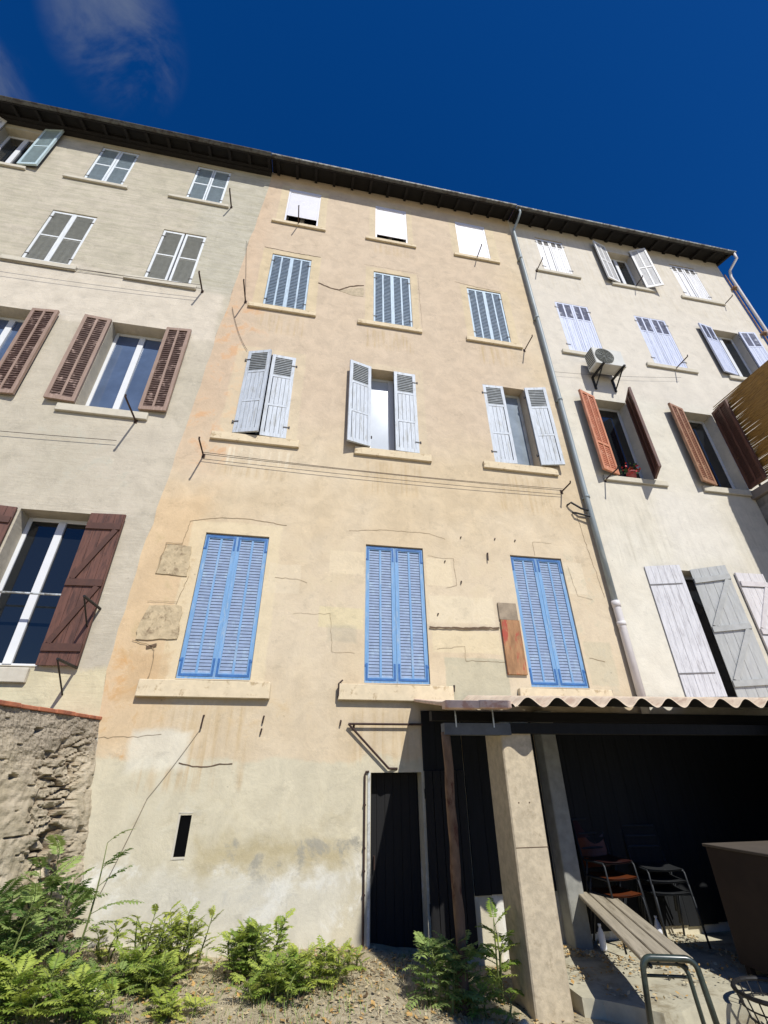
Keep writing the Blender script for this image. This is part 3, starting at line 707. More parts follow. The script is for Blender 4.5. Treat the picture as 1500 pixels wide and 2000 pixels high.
m = MB(); m.tube([(4.46,-.01,4.08+ZO),(4.50,-.08,4.10+ZO),(4.66,-.1,3.98+ZO),(4.80,-.09,3.96+ZO)], .018, 8); m.tube([(4.52,-.02,3.93+ZO),(4.56,-.07,3.90+ZO),(4.80,-.09,3.84+ZO)], .018, 8); P(m, 'branch_pipe', M_blackiron, dp)
dp = thing('drainpipe', 'white and rusty drainpipe at the far right corner against the blue sky', 'drainpipe', (11.72,0,0))
m = MB(); m.tube([(11.8,-OH-.05,13.38+ZO),(11.82,-OH-.03,13.15+ZO),(11.76,-.15,12.95+ZO),(11.74,-.1,12.7+ZO),(11.74,-.1,-1+ZO)], .036, 10); P(m, 'pipe', M_pipew, dp, smooth=True)
m = MB(); m.tube([(11.66,-.04,12.9+ZO),(11.65,-.04,-1+ZO)], .018, 8)
for z in (12.2,10.2,7.9): m.box(11.60,11.80,-.12,0,z+ZO,z+.04+ZO)
P(m, 'rusty_pipe', mat('terracotta_pipe', C(168,136,112), .8, .2, 9, alt=C(132,98,80)), dp)

# air conditioner ------------------------------------------------------
ac = thing('air_conditioner', 'white outdoor air conditioning unit on black brackets under the lilac window', 'air conditioner', (6.1,-.2,7.5+ZO))
m = MB(); m.box(5.72,6.44,-.40,-.12,7.52+ZO,8.02+ZO); P(m, 'casing', mat('ac_casing', C(212,210,200), .5, .06, 5), ac, bevel=.012)
m = MB(); c0 = (5.97,-.404,7.77+ZO)
for r_ in (.06,.10,.14,.18,.215): m.tube([(c0[0]+r_*math.cos(t*math.pi/12), c0[1]-.008, c0[2]+r_*math.sin(t*math.pi/12)) for t in range(24)], .005, 5, 0, closed=True)
for t in range(8):
    a = t*math.pi/4; m.bar((c0[0]+.03*math.cos(a), c0[1]-.008, c0[2]+.03*math.sin(a)), (c0[0]+.215*math.cos(a), c0[1]-.008, c0[2]+.215*math.sin(a)), .008, .006)
P(m, 'fan_grille', mat('grille_grey', C(120,122,112), .6), ac)
m = MB(); m.lathe([(0.001,0),(.2,0),(.215,-.0)], (0,0,0), 20)
m.v = [(c0[0]+x, c0[1]-.002, c0[2]+y) for x, y, z in m.v]; P(m, 'fan', mat('fan_dark', C(86,88,82), .7), ac)
for x in (5.86, 6.34):
    m = MB(); m.box(x-.02,x+.02,-.46,0,7.48+ZO,7.517+ZO); m.box(x-.02,x+.02,-.03,0,7.15+ZO,7.48+ZO); m.bar((x,-.38,7.48+ZO),(x,-.02,7.2+ZO),.02,.02); P(m, 'bracket', M_blackiron, ac)
m = MB()
for k in range(8): m.box(5.712,5.72,-.39,-.15,7.58+k*.055+ZO,7.605+k*.055+ZO)
P(m, 'side_vent', mat('vent_grey', C(104,106,100), .7), ac)

# flower pot on the sill below the orange shutter ----------------------
fp = thing('flower_pot', 'small pot of red geraniums on the sill beside the orange shutter', 'flower pot', (6.02,-.02,4.84+ZO))
m = MB(); m.lathe([(.001,0),(.06,0),(.085,.13),(.09,.13),(.09,.15),(.07,.15),(.06,.12)], (6.02,-.0,4.832+ZO), 14); P(m, 'pot', mat('pot_pink_red', C(176,92,92), .7), fp, smooth=True)
m = MB(); random.seed(3)
for k in range(90):
    a = Vector((6.02+random.gauss(0,.09), -.02+random.gauss(0,.05), 5.02+ZO+random.gauss(0,.07))); s_ = .022
    u = Vector((random.uniform(-1,1),random.uniform(-1,1),random.uniform(-1,1))).normalized(); v = u.cross(Vector((.3,.5,.8))).normalized()
    m.face([a-u*s_, a-v*s_, a+u*s_, a+v*s_], 0 if k < 55 else 1)
m.tube([(6.02,0,4.95+ZO),(6.03,-.01,5.05+ZO)], .01, 5, 0)
P(m, 'geranium', [mat('geranium_leaf', C(58,84,40), .7), mat('geranium_flower', C(190,40,44), .6)], fp)

# neighbour's terrace at the right with reed screen ---------------------
M_terr = mat('grey_terrace_render', C(150,144,134), .9, .14, 4, bump=.5, alt=C(120,114,104))
tr = thing('terrace_annex', 'grey two storey terrace annex at the right edge carrying a reed screen', 'annex', (10.2,-1.1,0))
m = MB(); m.box(8.66,13,-2.2,-.002,-2.2+ZO,4.62+ZO); P(m, 'wall', M_terr, tr)
m = MB(); m.box(8.58,13,-2.28,-.002,4.63+ZO,4.80+ZO); P(m, 'terrace_slab', mat('terrace_slab', C(138,128,118), .85, .15, 6), tr, bevel=.01)
m = MB()
for y in (-2.2,-1.5,-.8,-.2): m.tube([(8.68,y,4.8+ZO),(8.68,y,6.85+ZO)], .022, 8)
for z in (5.1,5.9,6.7): m.tube([(8.68,-2.2,z+ZO),(8.68,-.2,z+ZO)], .014, 6)
P(m, 'screen_post', M_blackiron, tr)
rs = MB(); random.seed(5); z = 4.86
while z < 6.98:
    e = random.uniform(-.20,.16) if random.random() < .5 else random.uniform(-.05,.08)
    j = random.uniform(-.008,.008)
    rs.tube([(8.62+j,-2.25,z+ZO+j),(8.62-j*.5,-1.2,z+ZO),(8.62+j*1.5,-.12+e*.5,z+ZO+random.uniform(-.015,.015))], [.012,.011,.007], 5); z += .0135
rd = rs.build('reed_screen', mat('golden_reed', C(160,122,54), .6, .3, 14, stretch=(8,.6,8), alt=C(104,74,30), altlo=.45, althi=.7), None, loc=(8.62,-1.2,4.82+ZO))
tag(rd, 'frayed golden reed screen standing on the terrace at the right edge', 'reed screen')
m = MB(); m.tube([(10.0,-.05,8.1+ZO),(9.92,-.3,8.0+ZO),(9.95,-.3,7.6+ZO)], .03, 8)
tag(m.build('flue_pipe', mat('grey_pvc', C(140,142,140), .5), None, loc=(10,0,8+ZO)), 'short grey flue pipe under the open window near the right edge', 'pipe')

# ================================================================== SHED
def groundz(x, y):
    d = CD+y           # depth from camera
    z = -1.5
    if x < -.5: z += min(.16, (-.5-x)*.11)
    if x > .9: z -= min(.22, (x-.9)*.17)
    z += .02*noise.noise(Vector((x*1.3, y*1.3, 0)))+.012*noise.noise(Vector((x*5, y*5, 3)))
    return z+ZO
sh = thing('shed', 'open lean-to shed with corrugated sheet roof and concrete posts at lower right', 'shed', (3.5,-.9,-1.7+ZO))
FY = -1.67      # front edge y = -1.6
def rz(x, y, wave=True):
    f = (y-FY)/(0-FY); z = .548+(.80-.555)*f+.011*(x-1.4)
    return z+ZO
pitch = .318
def corr(x):
    if x < 2.13: return .03
    return .045-.045*math.cos(2*math.pi*(x-2.12)/pitch)
M_shadedark = mat('shade_dark_boards', (.006,.007,.008,1), .9, .35, 5, stretch=(7,1,.4))  # near-black stands in for the deep shade inside the shed
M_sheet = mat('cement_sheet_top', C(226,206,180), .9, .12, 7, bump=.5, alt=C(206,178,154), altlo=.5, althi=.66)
M_under = mat('cement_sheet_underside', C(26,26,27), .95, .3, 5)  # underside painted near-black as shade, unlike the pale top
m = MB(); x0, x1 = 1.43, 7.2; n = int((x1-x0)/.022)
def fx(i): return x0+(x1-x0)*i/n
def xr(x, y): return x+max(0, (1-(x-1.43)/.6))*.09*((y-FY)/1.6)
m.grid(lambda i, j: (xr(fx(i), FY+1.6*j/6), FY+(1.6-.004)*j/6, rz(fx(i), FY+1.6*j/6)+corr(fx(i))+.012), n, 6, 0)
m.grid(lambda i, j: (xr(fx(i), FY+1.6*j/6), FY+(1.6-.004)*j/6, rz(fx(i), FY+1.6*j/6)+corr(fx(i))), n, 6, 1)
m.grid(lambda i, j: (xr(fx(i), FY), FY, rz(fx(i), FY)+corr(fx(i))+.012*j), n, 1, 0)
m.grid(lambda i, j: (xr(1.43, FY+1.6*i/6), FY+(1.6-.004)*i/6, rz(1.43, FY+1.6*i/6)+corr(1.43)+.012*j), 6, 1, 0)
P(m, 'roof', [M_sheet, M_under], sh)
M_verge = mat('verge_tile_terracotta', C(226,196,174), .9, .1, 8, bump=.5, alt=C(204,158,134), altlo=.5, althi=.62)
m = MB()
m.box(1.42, 1.76, FY-.02, FY+.10, rz(1.5, FY)-.012, rz(1.5, FY)+.058); m.box(1.762, 2.09, FY-.018, FY+.10, rz(1.9, FY)-.010, rz(1.9, FY)+.060)
m.bar((1.47,FY+.09,rz(1.43,FY)+.035),(1.56,-.01,rz(1.43,0)+.035),.07,.035)
P(m, 'verge_tile', M_verge, sh, bevel=.006)
M_conc = mat('concrete_post', C(198,182,153), .95, .13, 16, bump=.6, alt=C(176,160,132), altlo=.54, althi=.72)
M_concg = mat('grey_concrete_post', C(150,148,138), .9, .14, 9, bump=.5)
m = MB(); m.box(2.11,2.44,-1.30,-.87,-2.0+ZO,.46+ZO); P(m, 'concrete_post', M_conc, sh, bevel=.012)
m = MB(); m.box(2.12,2.44,-1.3015,-1.300,-.595+ZO,-.588+ZO); m.box(2.2,2.212,-1.302,-1.300,-.25+ZO,-.238+ZO); m.box(2.31,2.322,-1.302,-1.300,-.25+ZO,-.238+ZO); P(m, 'formwork_mark', M_darkline, sh)
m = MB(); m.box(3.13,3.33,-.22,-.002,-1.9+ZO,.70+ZO); P(m, 'concrete_post', M_concg, sh, bevel=.01)
m = MB(); m.box(5.9,6.15,-1.30,-1.05,-2.0+ZO,.52+ZO); P(m, 'concrete_post', M_conc, sh, bevel=.012)
# rough pole
m = MB(); pts = []; rr_ = []
for k in range(15):
    z = -1.8+k*(.36+1.8)/14; pts.append((1.53+.005*math.sin(k*1.7), -1.30+.004*math.cos(k*2.3), z+ZO)); rr_.append(.044+.003*math.sin(k*2.9))
m.tube(pts, rr_, 9); P(m, 'wooden_pole', mat('bark_pole', C(122,96,72), .95, .25, 14, bump=1, stretch=(1,1,.4), alt=C(84,50,34), altlo=.5, althi=.62), sh, smooth=True)
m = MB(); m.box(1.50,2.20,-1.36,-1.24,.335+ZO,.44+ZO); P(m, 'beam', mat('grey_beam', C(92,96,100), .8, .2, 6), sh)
m = MB(); m.box(2.21,7.1,-1.34,-1.22,.35+ZO,.45+ZO); P(m, 'beam', M_shadedark, sh)  # same beam continued, coloured near-black for the shade under the roof
m = MB()
for x in (1.62, 2.02):
    m = MB(); m.box(x-.006,x+.006,-1.37,-1.362,.40+ZO,.62+ZO); P(m, 'hanger_strap', M_zinc, sh)
m = MB(); m.box(1.55,7.1,-.75,-.65,.52+ZO,.62+ZO); P(m, 'purlin', M_eave, sh)
# black lining painted as shade over the back wall; side wall and closed front bay
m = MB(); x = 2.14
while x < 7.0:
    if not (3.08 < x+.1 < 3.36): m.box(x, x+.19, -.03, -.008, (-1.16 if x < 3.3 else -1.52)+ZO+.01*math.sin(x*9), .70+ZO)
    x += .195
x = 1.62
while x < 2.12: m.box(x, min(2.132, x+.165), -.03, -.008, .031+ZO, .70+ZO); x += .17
P(m, 'shade_lining', M_shadedark, sh)
m = MB(); m.box(7.0,7.08,FY+.1,-.01,-2+ZO,.6+ZO); m.box(5.25,7.0,FY+.08,FY+.12,-2+ZO,.52+ZO); P(m, 'board_wall', M_shadedark, sh)

# unseen pylon added behind the camera to cast the long shadow to the door
py = thing('shadow_caster', 'unseen tall block added to cast the long straight shadow to the cellar door', 'shadow caster', (3.1,-6.6,-1.5+ZO))
m = MB(); m.box(2.82,3.40,-6.8,-6.4,-1.7+ZO,6.15+ZO); P(m, 'shaft', M_conc, py, bevel=.02)
m = MB(); m.box(2.76,3.46,-6.86,-6.34,6.151+ZO,6.25+ZO); P(m, 'cap', M_concg, py, bevel=.01)

# slab -----------------------------------------------------------------
M_slab = mat('worn_concrete', C(196,188,162), .9, .14, 5, bump=.8, alt=C(160,148,120), altlo=.5, althi=.68)
m = MB(); xs_ = [2.55+.15*i for i in range(30)]
def sy(i): return -1.62+.05*math.sin(i*1.3)+.03*math.sin(i*3.1)-( .0 if i > 3 else -.12*(3-i))
m.grid(lambda i, j: (xs_[i], sy(i)+( -.0001-sy(i))*j/10, -1.60+ZO+.01*noise.noise(Vector((xs_[i]*2, j*.4, 4)))), 29, 10)
m.grid(lambda i, j: (xs_[i], sy(i), -1.60+ZO-.3*j+(.01*noise.noise(Vector((xs_[i]*2, 0, 4))) if j == 0 else 0)), 29, 1)
m.grid(lambda i, j: (2.55, sy(0)+(-.0001-sy(0))*i/10, -1.60+ZO-.3*j+(.01*noise.noise(Vector((2.55*2, i*.4, 4))) if j == 0 else 0)), 10, 1)
o = m.build('slab', M_slab); o['kind'] = 'structure'

# ================================================================== BENCH
A0 = Vector((2.80,-(CD-3.97),-1.15+ZO)); A1 = Vector((3.47,-(CD-5.93),-1.15+ZO))
dirb = (A1-A0); BL = dirb.length; ang = math.atan2(dirb.y, dirb.x)
bn = thing('bench', 'weathered slatted wooden bench on dark green tube legs in front of the shed', 'bench', (A0.x, A0.y, -1.7+ZO))
bn.rotation_euler = (0, 0, ang-math.pi/2)      # local +y runs along the bench
def bpart(mb, name, mt, **k):
    mb_o = mb.build(name, mt, None, loc=(0,0,0), **k); mb_o.parent = bn; return mb_o
HT = .55
M_slat = mat('weathered_bench_wood', C(176,164,140), .85, .14, 5, bump=.6, stretch=(6,.5,6), alt=C(140,128,106), altlo=.52, althi=.7)
for i, x in enumerate((-.125, 0, .125)):
    m = MB(); m.box(x-.057, x+.057, .0, BL, HT-.035, HT); bpart(m, 'slat', M_slat, bevel=.006)
M_tubeg = mat('dark_green_tube', C(58,70,64), .3, .1, 6, alt=C(40,46,42), spec=.7)
def uframe(y, w, h, spl, r=.019, z0=0.0):
    pts = [(-w/2-spl, y, z0), (-w/2, y, h-.07)]
    for k in range(1, 7):
        t = math.pi-k*math.pi/12; pts.append((-w/2+.07+.07*math.cos(t), y, h-.07+.07*math.sin(t)))
    for k in range(0, 7):
        t = math.pi/2-k*math.pi/12; pts.append((w/2-.07+.07*math.cos(t), y, h-.07+.07*math.sin(t)))
    pts.append((w/2+spl, y, z0)); return pts
m = MB(); m.tube(uframe(-.03, .37, HT-.0, .05), .02, 10); bpart(m, 'leg_frame', M_tubeg, smooth=True)
m = MB(); m.tube(uframe(.10, .31, HT-.06, .03), .015, 10); m.tube([(-.17,.1,.2),(.17,.1,.2)][:0] or [(-.155,.1,HT-.13),(.155,.1,HT-.13)], .010, 8); bpart(m, 'leg_frame', M_tubeg, smooth=True)
m = MB(); m.tube(uframe(BL-.05, .37, HT-.055, .05), .02, 10); bpart(m, 'leg_frame', M_tubeg, smooth=True)
m = MB(); m.tube([(-.12,0,HT-.055),(-.12,BL-.05,HT-.055)], .014, 8); m.tube([(.12,0,HT-.055),(.12,BL-.05,HT-.055)], .014, 8); bpart(m, 'rail', M_tubeg, smooth=True)

# ================================================================== CHAIRS in the shed
def chair(loc, rot, label, seatmat, framemat, group, tilt=0):
    t = thing('school_chair', label, 'chair', loc, group); t.rotation_euler = (tilt, 0, rot)
    def cp(mb, n, mt, **k):
        o = mb.build(n, mt, None, loc=(0,0,0), **k); o.parent = t
    m = MB(); m.grid(lambda i, j: (-.19+.38*i/6, -.18+.36*j/6, .44-.012*math.sin(math.pi*i/6)+.015*(j/6)**3), 6, 6); m.grid(lambda i, j: (-.19+.38*i/6, -.18+.36*(6-j)/6, .43-.012*math.sin(math.pi*i/6)), 6, 6)
    cp(m, 'seat', seatmat)
    m = MB(); m.grid(lambda i, j: (-.19+.38*i/6, .21-.03*math.sin(math.pi*i/6)*-1+.03*j/3, .62+.17*j/3), 6, 3); m.grid(lambda i, j: (-.19+.38*i/6, .222+.03*math.sin(math.pi*i/6)+.03*j/3, .62+.17*j/3), 6, 3)
    cp(m, 'backrest', seatmat)
    for s in (-1, 1):
        m = MB(); m.tube([(s*.21,-.22,0),(s*.2,-.17,.40),(s*.2,-.15,.425),(s*.2,.14,.425),(s*.2,.18,.46),(s*.2,.25,.80)], .011, 7); m.tube([(s*.21,.24,0),(s*.2,.10,.42)], .011, 7); cp(m, 'side_frame', framemat, smooth=True)
    for ab in ((.25,.80),(-.15,.42)):
        m = MB(); m.tube([(-.2,)+ab,(.2,)+ab], .011, 7); cp(m, 'cross_bar', framemat)
    return t
M_orange = mat('orange_chair_ply', C(96,46,16), .5, .12, 6); M_redply = mat('dark_red_chair_ply', C(44,14,10), .5, .12, 6)
M_chrome = mat('grey_chair_tube', C(34,37,40), .5, .1, 6)
fl = -1.59+ZO
lab = ['orange chair at the bottom of the stack in the dark shed', 'orange chair in the middle of the stack in the dark shed', 'dark red seated chair on top of the stack in the dark shed']
for k in range(3):
    chair((3.66,-.30+.015*k, fl+.02+.14*k), R(8), lab[k], M_orange if k < 2 else M_redply, M_chrome, 'stacked chairs in the shed')
for k in range(3):
    chair((4.25,-.33+.015*k, fl+.02+.10*k), R(-10), ['bottom','middle','top'][k]+' dark chair of the grey-framed stack right of the orange chairs', M_shadedark, M_chrome, 'stacked grey framed chairs in the shed')

# cupboard, white bottles, wire basket ---------------------------------
M_cup = mat('brown_cupboard', C(52,40,32), .8, .2, 4, stretch=(3,1,1), bump=.3)
cb = thing('cupboard', 'low brown wooden cupboard at the right edge inside the shed', 'cupboard', (4.8,-1.6,fl))
m = MB(); m.box(4.25,5.3,-2.3,-1.12,fl+.06,fl+.93); P(m, 'body', M_cup, cb, bevel=.005)
m = MB(); m.box(4.235,5.33,-2.33,-1.10,fl+.931,fl+.955); P(m, 'top', mat('cupboard_top', C(92,82,70), .8, .1), cb, bevel=.004)
for x in (4.27,5.22):
    for y in (-2.28,-1.20): m = MB(); m.box(x,x+.05,y,y+.05,fl-.01,fl+.058); P(m, 'leg', M_cup, cb)
m = MB()
for x in (4.27,4.78): m.box(x,x+.49,-2.316,-2.301,fl+.1,fl+.9)
P(m, 'door', M_cup, cb, bevel=.004)
M_wb = mat('white_plastic', C(240,240,244), .5, .03)
def bottle(x, y, lab, rot=0):
    b = thing('plastic_bottle', lab, 'bottle', (x,y,fl+.0)); b.rotation_euler = (rot,0,.4)
    m = MB(); m.lathe([(.001,0),(.03,0),(.035,.02),(.035,.12),(.022,.16),(.012,.18),(.012,.20)], (0,0,0), 14); o = m.build('body', M_wb, None, loc=(0,0,0), smooth=True); o.parent = b
    m = MB(); m.lathe([(.015,.19),(.015,.21),(.001,.212)], (0,0,0), 12); o = m.build('cap', M_wb, None, loc=(0,0,0)); o.parent = b
bottle(3.38,-.32,'white plastic bottle on the slab under the far end of the bench')
bottle(4.16,-.18,'white plastic bottle at the foot of the dark chair stack')
# basket
wb = thing('wire_basket', 'black wire basket lying at the lower right corner of the yard', 'basket', (3.93,-1.72,-1.7+ZO))
def gp(x, y): return groundz(x, y)
m = MB(); bx, by, bz = 3.93,-1.80, gp(3.93,-1.8)
for k in range(20):
    a = 2*math.pi*k/20; m.tube([(bx+.15*math.cos(a),by+.15*math.sin(a),bz+.01),(bx+.24*math.cos(a),by+.24*math.sin(a),bz+.07),(bx+.29*math.cos(a),by+.29*math.sin(a),bz+.22)], .006, 5)
for r_, z_ in ((.15,.01),(.24,.07),(.27,.14)): m.tube([(bx+r_*math.cos(t*math.pi/14),by+r_*math.sin(t*math.pi/14),bz+z_) for t in range(28)], .006, 5, closed=True)
P(m, 'wires', M_blackiron, wb)
m = MB(); m.tube([(bx+.295*math.cos(t*math.pi/14),by+.295*math.sin(t*math.pi/14),bz+.225) for t in range(28)], .016, 8, closed=True); P(m, 'rim', M_blackiron, wb)

# ================================================================== GROUND
M_dirt, t, p = newmat('dry_dirt')
pos = t.new('ShaderNodeNewGeometry').outputs['Position']
n1 = t.noise(pos, 1.2, 6, .65); n2 = t.noise(pos, 14, 8, .75); n3 = t.noise(pos, 60, 4, .7)
c = t.mix(t.ramp(n1, .35, .65), C(212,196,162), C(186,172,136)); c = t.mix(t.math('MULTIPLY', t.ramp(n2, .46, .66), .7), c, C(140,122,90)); c = t.mix(t.math('MULTIPLY', t.ramp(n3, .58, .7), .8), c, C(214,204,178))
t.put(p.inputs['Base Color'], c); p.inputs['Roughness'].default_value = .95; t.put(p.inputs['Normal'], t.bump(n2, .9, .03, t.bump(n3, .7, .01)))
gx = [-60,-30,-15,-8,-5]+[-4+.06*i for i in range(167)]+[6.2,7,8,12,20,40,60]; gy = [-80,-40,-20,-10,-6]+[-5+.06*i for i in range(86)]+[.4,10,30,60]
m = MB(); m.grid(lambda i, j: (gx[i], gy[j], groundz(max(-5,min(6,gx[i])), max(-5,min(.2,gy[j])))), len(gx)-1, len(gy)-1)
o = m.build('ground', M_dirt, smooth=True); o['kind'] = 'structure'

# leaf litter, pebbles (stuff)
random.seed(11); m = MB()
def flake(x, y, z, s, mi):
    u = Vector((random.uniform(-1,1),random.uniform(-1,1),random.uniform(-.35,.35))).normalized()*s; v = u.cross(Vector((random.uniform(-.4,.4),random.uniform(-.4,.4),1))).normalized()*s*random.uniform(.35,.8)
    c_ = Vector((x,y,z+.008+random.random()*.012)); m.face([c_-u, c_-v, c_+u*1.1, c_+v], mi)
for k in range(9000):
    x = random.uniform(-2.3, 2.5); y = random.uniform(-2.6, -.01)
    if x > 1.5 and random.random() < .3: continue
    d = noise.noise(Vector((x*2.2, y*2.2, 9)))
    if random.random() > .35+.9*d+.2: continue
    flake(x, y, groundz(x, y), random.uniform(.008,.026), random.choice((0,0,1,1,2)))
for k in range(2600):     # dry leaves on the slab along the back wall
    x = random.uniform(2.6, 4.6); y = -abs(random.gauss(.35,.30)) if random.random() < .6 else random.uniform(-1.5,-.05)
    if y < -1.5 or noise.noise(Vector((x*2.5,y*3,2))) < -.05: continue
    flake(x, y, -1.592+ZO, random.uniform(.010,.024), random.choice((0,1,1,3)))
for k in range(1200):
    x = random.uniform(2.2, 4.6); y = random.uniform(-2.6,-1.7); flake(x, y, groundz(x, y), random.uniform(.008,.02), random.choice((0,1,3,2)))
for k in range(5200):
    x = random.uniform(-2.3, 2.3); y = random.uniform(-2.6, -.03)
    if noise.noise(Vector((x*1.7, y*1.7, 19))) < -.12: continue
    z = groundz(x, y); L = random.uniform(.02,.075); a = random.uniform(0,6.28); w_ = .0022
    d_ = Vector((math.cos(a), math.sin(a), random.uniform(.05,.9))).normalized()*L; sd2 = Vector((-math.sin(a), math.cos(a), 0))*w_; b_ = Vector((x,y,z+.002))
    m.face([b_-sd2, b_+sd2, b_+d_], random.choice((0,3,3,1)))
for k in range(2600):
    x = random.gauss(random.choice((-1.2,-.9,-.1,.3,.35,-1.8,1.5)),.30); y = random.uniform(-1.6, -.03)
    z = groundz(x, y); L = random.uniform(.03,.10); a = random.uniform(0,6.28); w_ = .0028
    d_ = Vector((math.cos(a)*.5, math.sin(a)*.5, random.uniform(.4,1.2))).normalized()*L; sd2 = Vector((-math.sin(a), math.cos(a), 0))*w_; b_ = Vector((x,y,z+.001))
    m.face([b_-sd2, b_+sd2, b_+d_], random.choice((4,4,0)))
o = m.build('leaf_litter', [mat('litter_tan', C(196,176,136), .9, .25, 20), mat('litter_gold', C(190,152,92), .9, .25, 20), mat('litter_dark', C(108,88,62), .9, .25, 20), mat('litter_pale', C(222,208,170), .9, .2, 20), mat('litter_green', (.22,.32,.06,1), .7, .3, 20)])
o['kind'] = 'stuff'
# stones one can count
M_rock = mat('pale_stone', C(206,198,176), .95, .14, 9, bump=.8, alt=C(170,160,138))
def rock(name, x, y, r, lab, seed, sq=.6):
    m = MB(); n1_, n2_ = 10, 14
    def pt(i, j):
        th = math.pi*i/n1_; ph = 2*math.pi*j/n2_; v = Vector((math.sin(th)*math.cos(ph), math.sin(th)*math.sin(ph), math.cos(th)))
        k_ = r*(1+.35*noise.noise(v*1.6+Vector((seed,0,0)))+.1*noise.noise(v*5+Vector((0,seed,0))))
        return (x+v.x*k_, y+v.y*k_, groundz(x,y)+r*.2+v.z*k_*sq)
    m.grid(pt, n1_, n2_); return tag(m.build(name, M_rock, None, loc=(x,y,groundz(x,y)), smooth=True), lab, 'stone')
rock('stone', -1.28,-1.05,.085,'pale fist sized stone in the dirt between the left bushes', 1)
rock('stone', .55,-.62,.03,'small pale pebble left of the sprig near the wall', 2)
rock('stone', 1.95,-1.42,.05,'rough pale stone at the foot of the sunlit concrete post', 3)
rock('stone', .52,-.10,.05,'reddish broken stone lying against the wall left of the door', 4)

# ================================================================== RUBBLE GARDEN WALL at left
dv = Vector((-.323,-.946,0)).normalized(); nv = Vector((.946,-.323,0))
def jx(z):   # junction x on the facade at height z(rel)
    return -2.17+( .33)*max(0, min(1.3, (.58-z)/1.78))
HTW = .56
def expo(u, z):   # 1 where the stones are laid bare
    a = noise.noise(Vector((u*2.3+4, z*2.1, 2)))
    b = 1.15-abs(u-.42-.10*noise.noise(Vector((z*2,1,1))))/.30+a*1.1
    b = max(b, (-.75-z)*1.2+a*1.5-(u-.6)*.5)
    return max(0, min(1, b))*max(0, min(1, (.36-z+a*.2)*4))
def gwpt(u, z):
    p_ = Vector((u*4.2+.5*noise.noise(Vector((u*3,z*3,1))), z*13+.9*noise.noise(Vector((u*2.5,z*4,7))), 0))
    dd_, pp_ = noise.voronoi(p_); gap = dd_[1]-dd_[0]
    cell = noise.noise(pp_[0]*3.3)
    e = expo(u, z)
    st = min(1, gap/.16)
    off_ = p_-pp_[0]; tilt = (off_.x*noise.noise(pp_[0]*5.1+Vector((3,1,0)))+off_.y*noise.noise(pp_[0]*4.3+Vector((0,7,2))))
    hole = max(0, noise.noise(Vector((u*2.4,z*5.0,5)))*1.6+.15)
    deep = .035+.12*hole*max(0, 1-abs(u-.42)/.45)
    fine_ = .020*noise.noise(Vector((u*15,z*24,2)))+.012*noise.noise(Vector((u*38,z*48,6)))
    sm = .02*noise.noise(Vector((u*4,z*5,3)))+.013*noise.noise(Vector((u*16,z*20,4)))+.010*noise.noise(Vector((u*42,z*46,4)))*max(.3,min(1,.5+(z-.05)*3))
    slot = max(0, noise.noise(Vector((u*5.5,z*26,11)))-.45)*.28
    h = e*((st-1)*deep+.055*cell+.10*tilt+fine_-.03*hole) + (1-e)*(.02+sm-slot)
    st = min(st, 1-min(1, slot*9)) if e < .5 else st
    base = Vector((jx(z), 0, z+ZO))+dv*u
    return base+nv*h, e, st
us = [ -.1+.013*i for i in range(220)]+[2.8+.25*i for i in range(1,20)]; zs_ = [-1.75+.0135*i for i in range(int((HTW+1.75)/.0135)+1)]
m = MB(); E_ = []
for u in us:
    for z in zs_:
        q, e, st = gwpt(u, z); m.v.append(tuple(q)); E_.append((e, st))
nz = len(zs_)
for i in range(len(us)-1):
    for j in range(nz-1):
        a = i*nz+j; m.f.append((a, a+1, a+nz+1, a+nz)); m.m.append(0)
gw = thing('rubble_wall', 'old rubble stone garden wall with crumbling render at the left edge', 'garden wall', (-2.6,-2,-1.5+ZO))
M_rub, t, p = newmat('rubble_and_render')
at = t.new('ShaderNodeAttribute', attribute_name='bare'); sc = t.new('ShaderNodeSeparateColor'); t.put(sc.inputs[0], at.outputs['Color'])
pos = t.new('ShaderNodeNewGeometry').outputs['Position']
n1 = t.noise(pos, 6, 8, .7); n2 = t.noise(pos, 40, 6, .7); n3 = t.noise(pos, 2.0, 4, .6)
zr_ = t.new('ShaderNodeSeparateXYZ'); t.put(zr_.inputs[0], pos)
ren = t.mix(t.ramp(n1, .35, .65), C(182,168,146), C(160,148,128)); ren = t.mix(t.ramp(n2, .5, .68), ren, C(112,102,90)); low = t.mix(t.ramp(n1, .35, .65), C(204,189,162), C(182,168,140)); ren = t.mix(t.ramp(t.math('ADD', zr_.outputs[2], t.math('MULTIPLY', n3, .9)), 2.35, 1.95), ren, low)
stn = t.mix(t.ramp(n1, .35, .65), C(228,214,186), C(204,184,152)); stn = t.mix(t.ramp(n3, .4, .6), stn, C(190,176,150)); stn = t.mix(t.math('MULTIPLY', t.ramp(n2, .5, .7), .5), stn, C(140,120,96))
mort = C(120,98,72)
cc = t.mix(sc.outputs[1], mort, stn); cc = t.mix(sc.outputs[0], ren, cc)
t.put(p.inputs['Base Color'], cc); p.inputs['Roughness'].default_value = .95; p.inputs['Specular IOR Level'].default_value = .2
t.put(p.inputs['Normal'], t.bump(n2, .8, .012, t.bump(n1, .5, .02)))
o = P(m, 'stone_face', M_rub, gw, smooth=False)
ca = o.data.color_attributes.new('bare', 'FLOAT_COLOR', 'POINT')
for i, (e, st) in enumerate(E_): ca.data[i].color = (e, st, 0, 1)
m = MB(); 
tp = lambda u, off, z: tuple(Vector((jx(HTW),0,z+ZO))+dv*u+nv*off)
ul = us[-1]
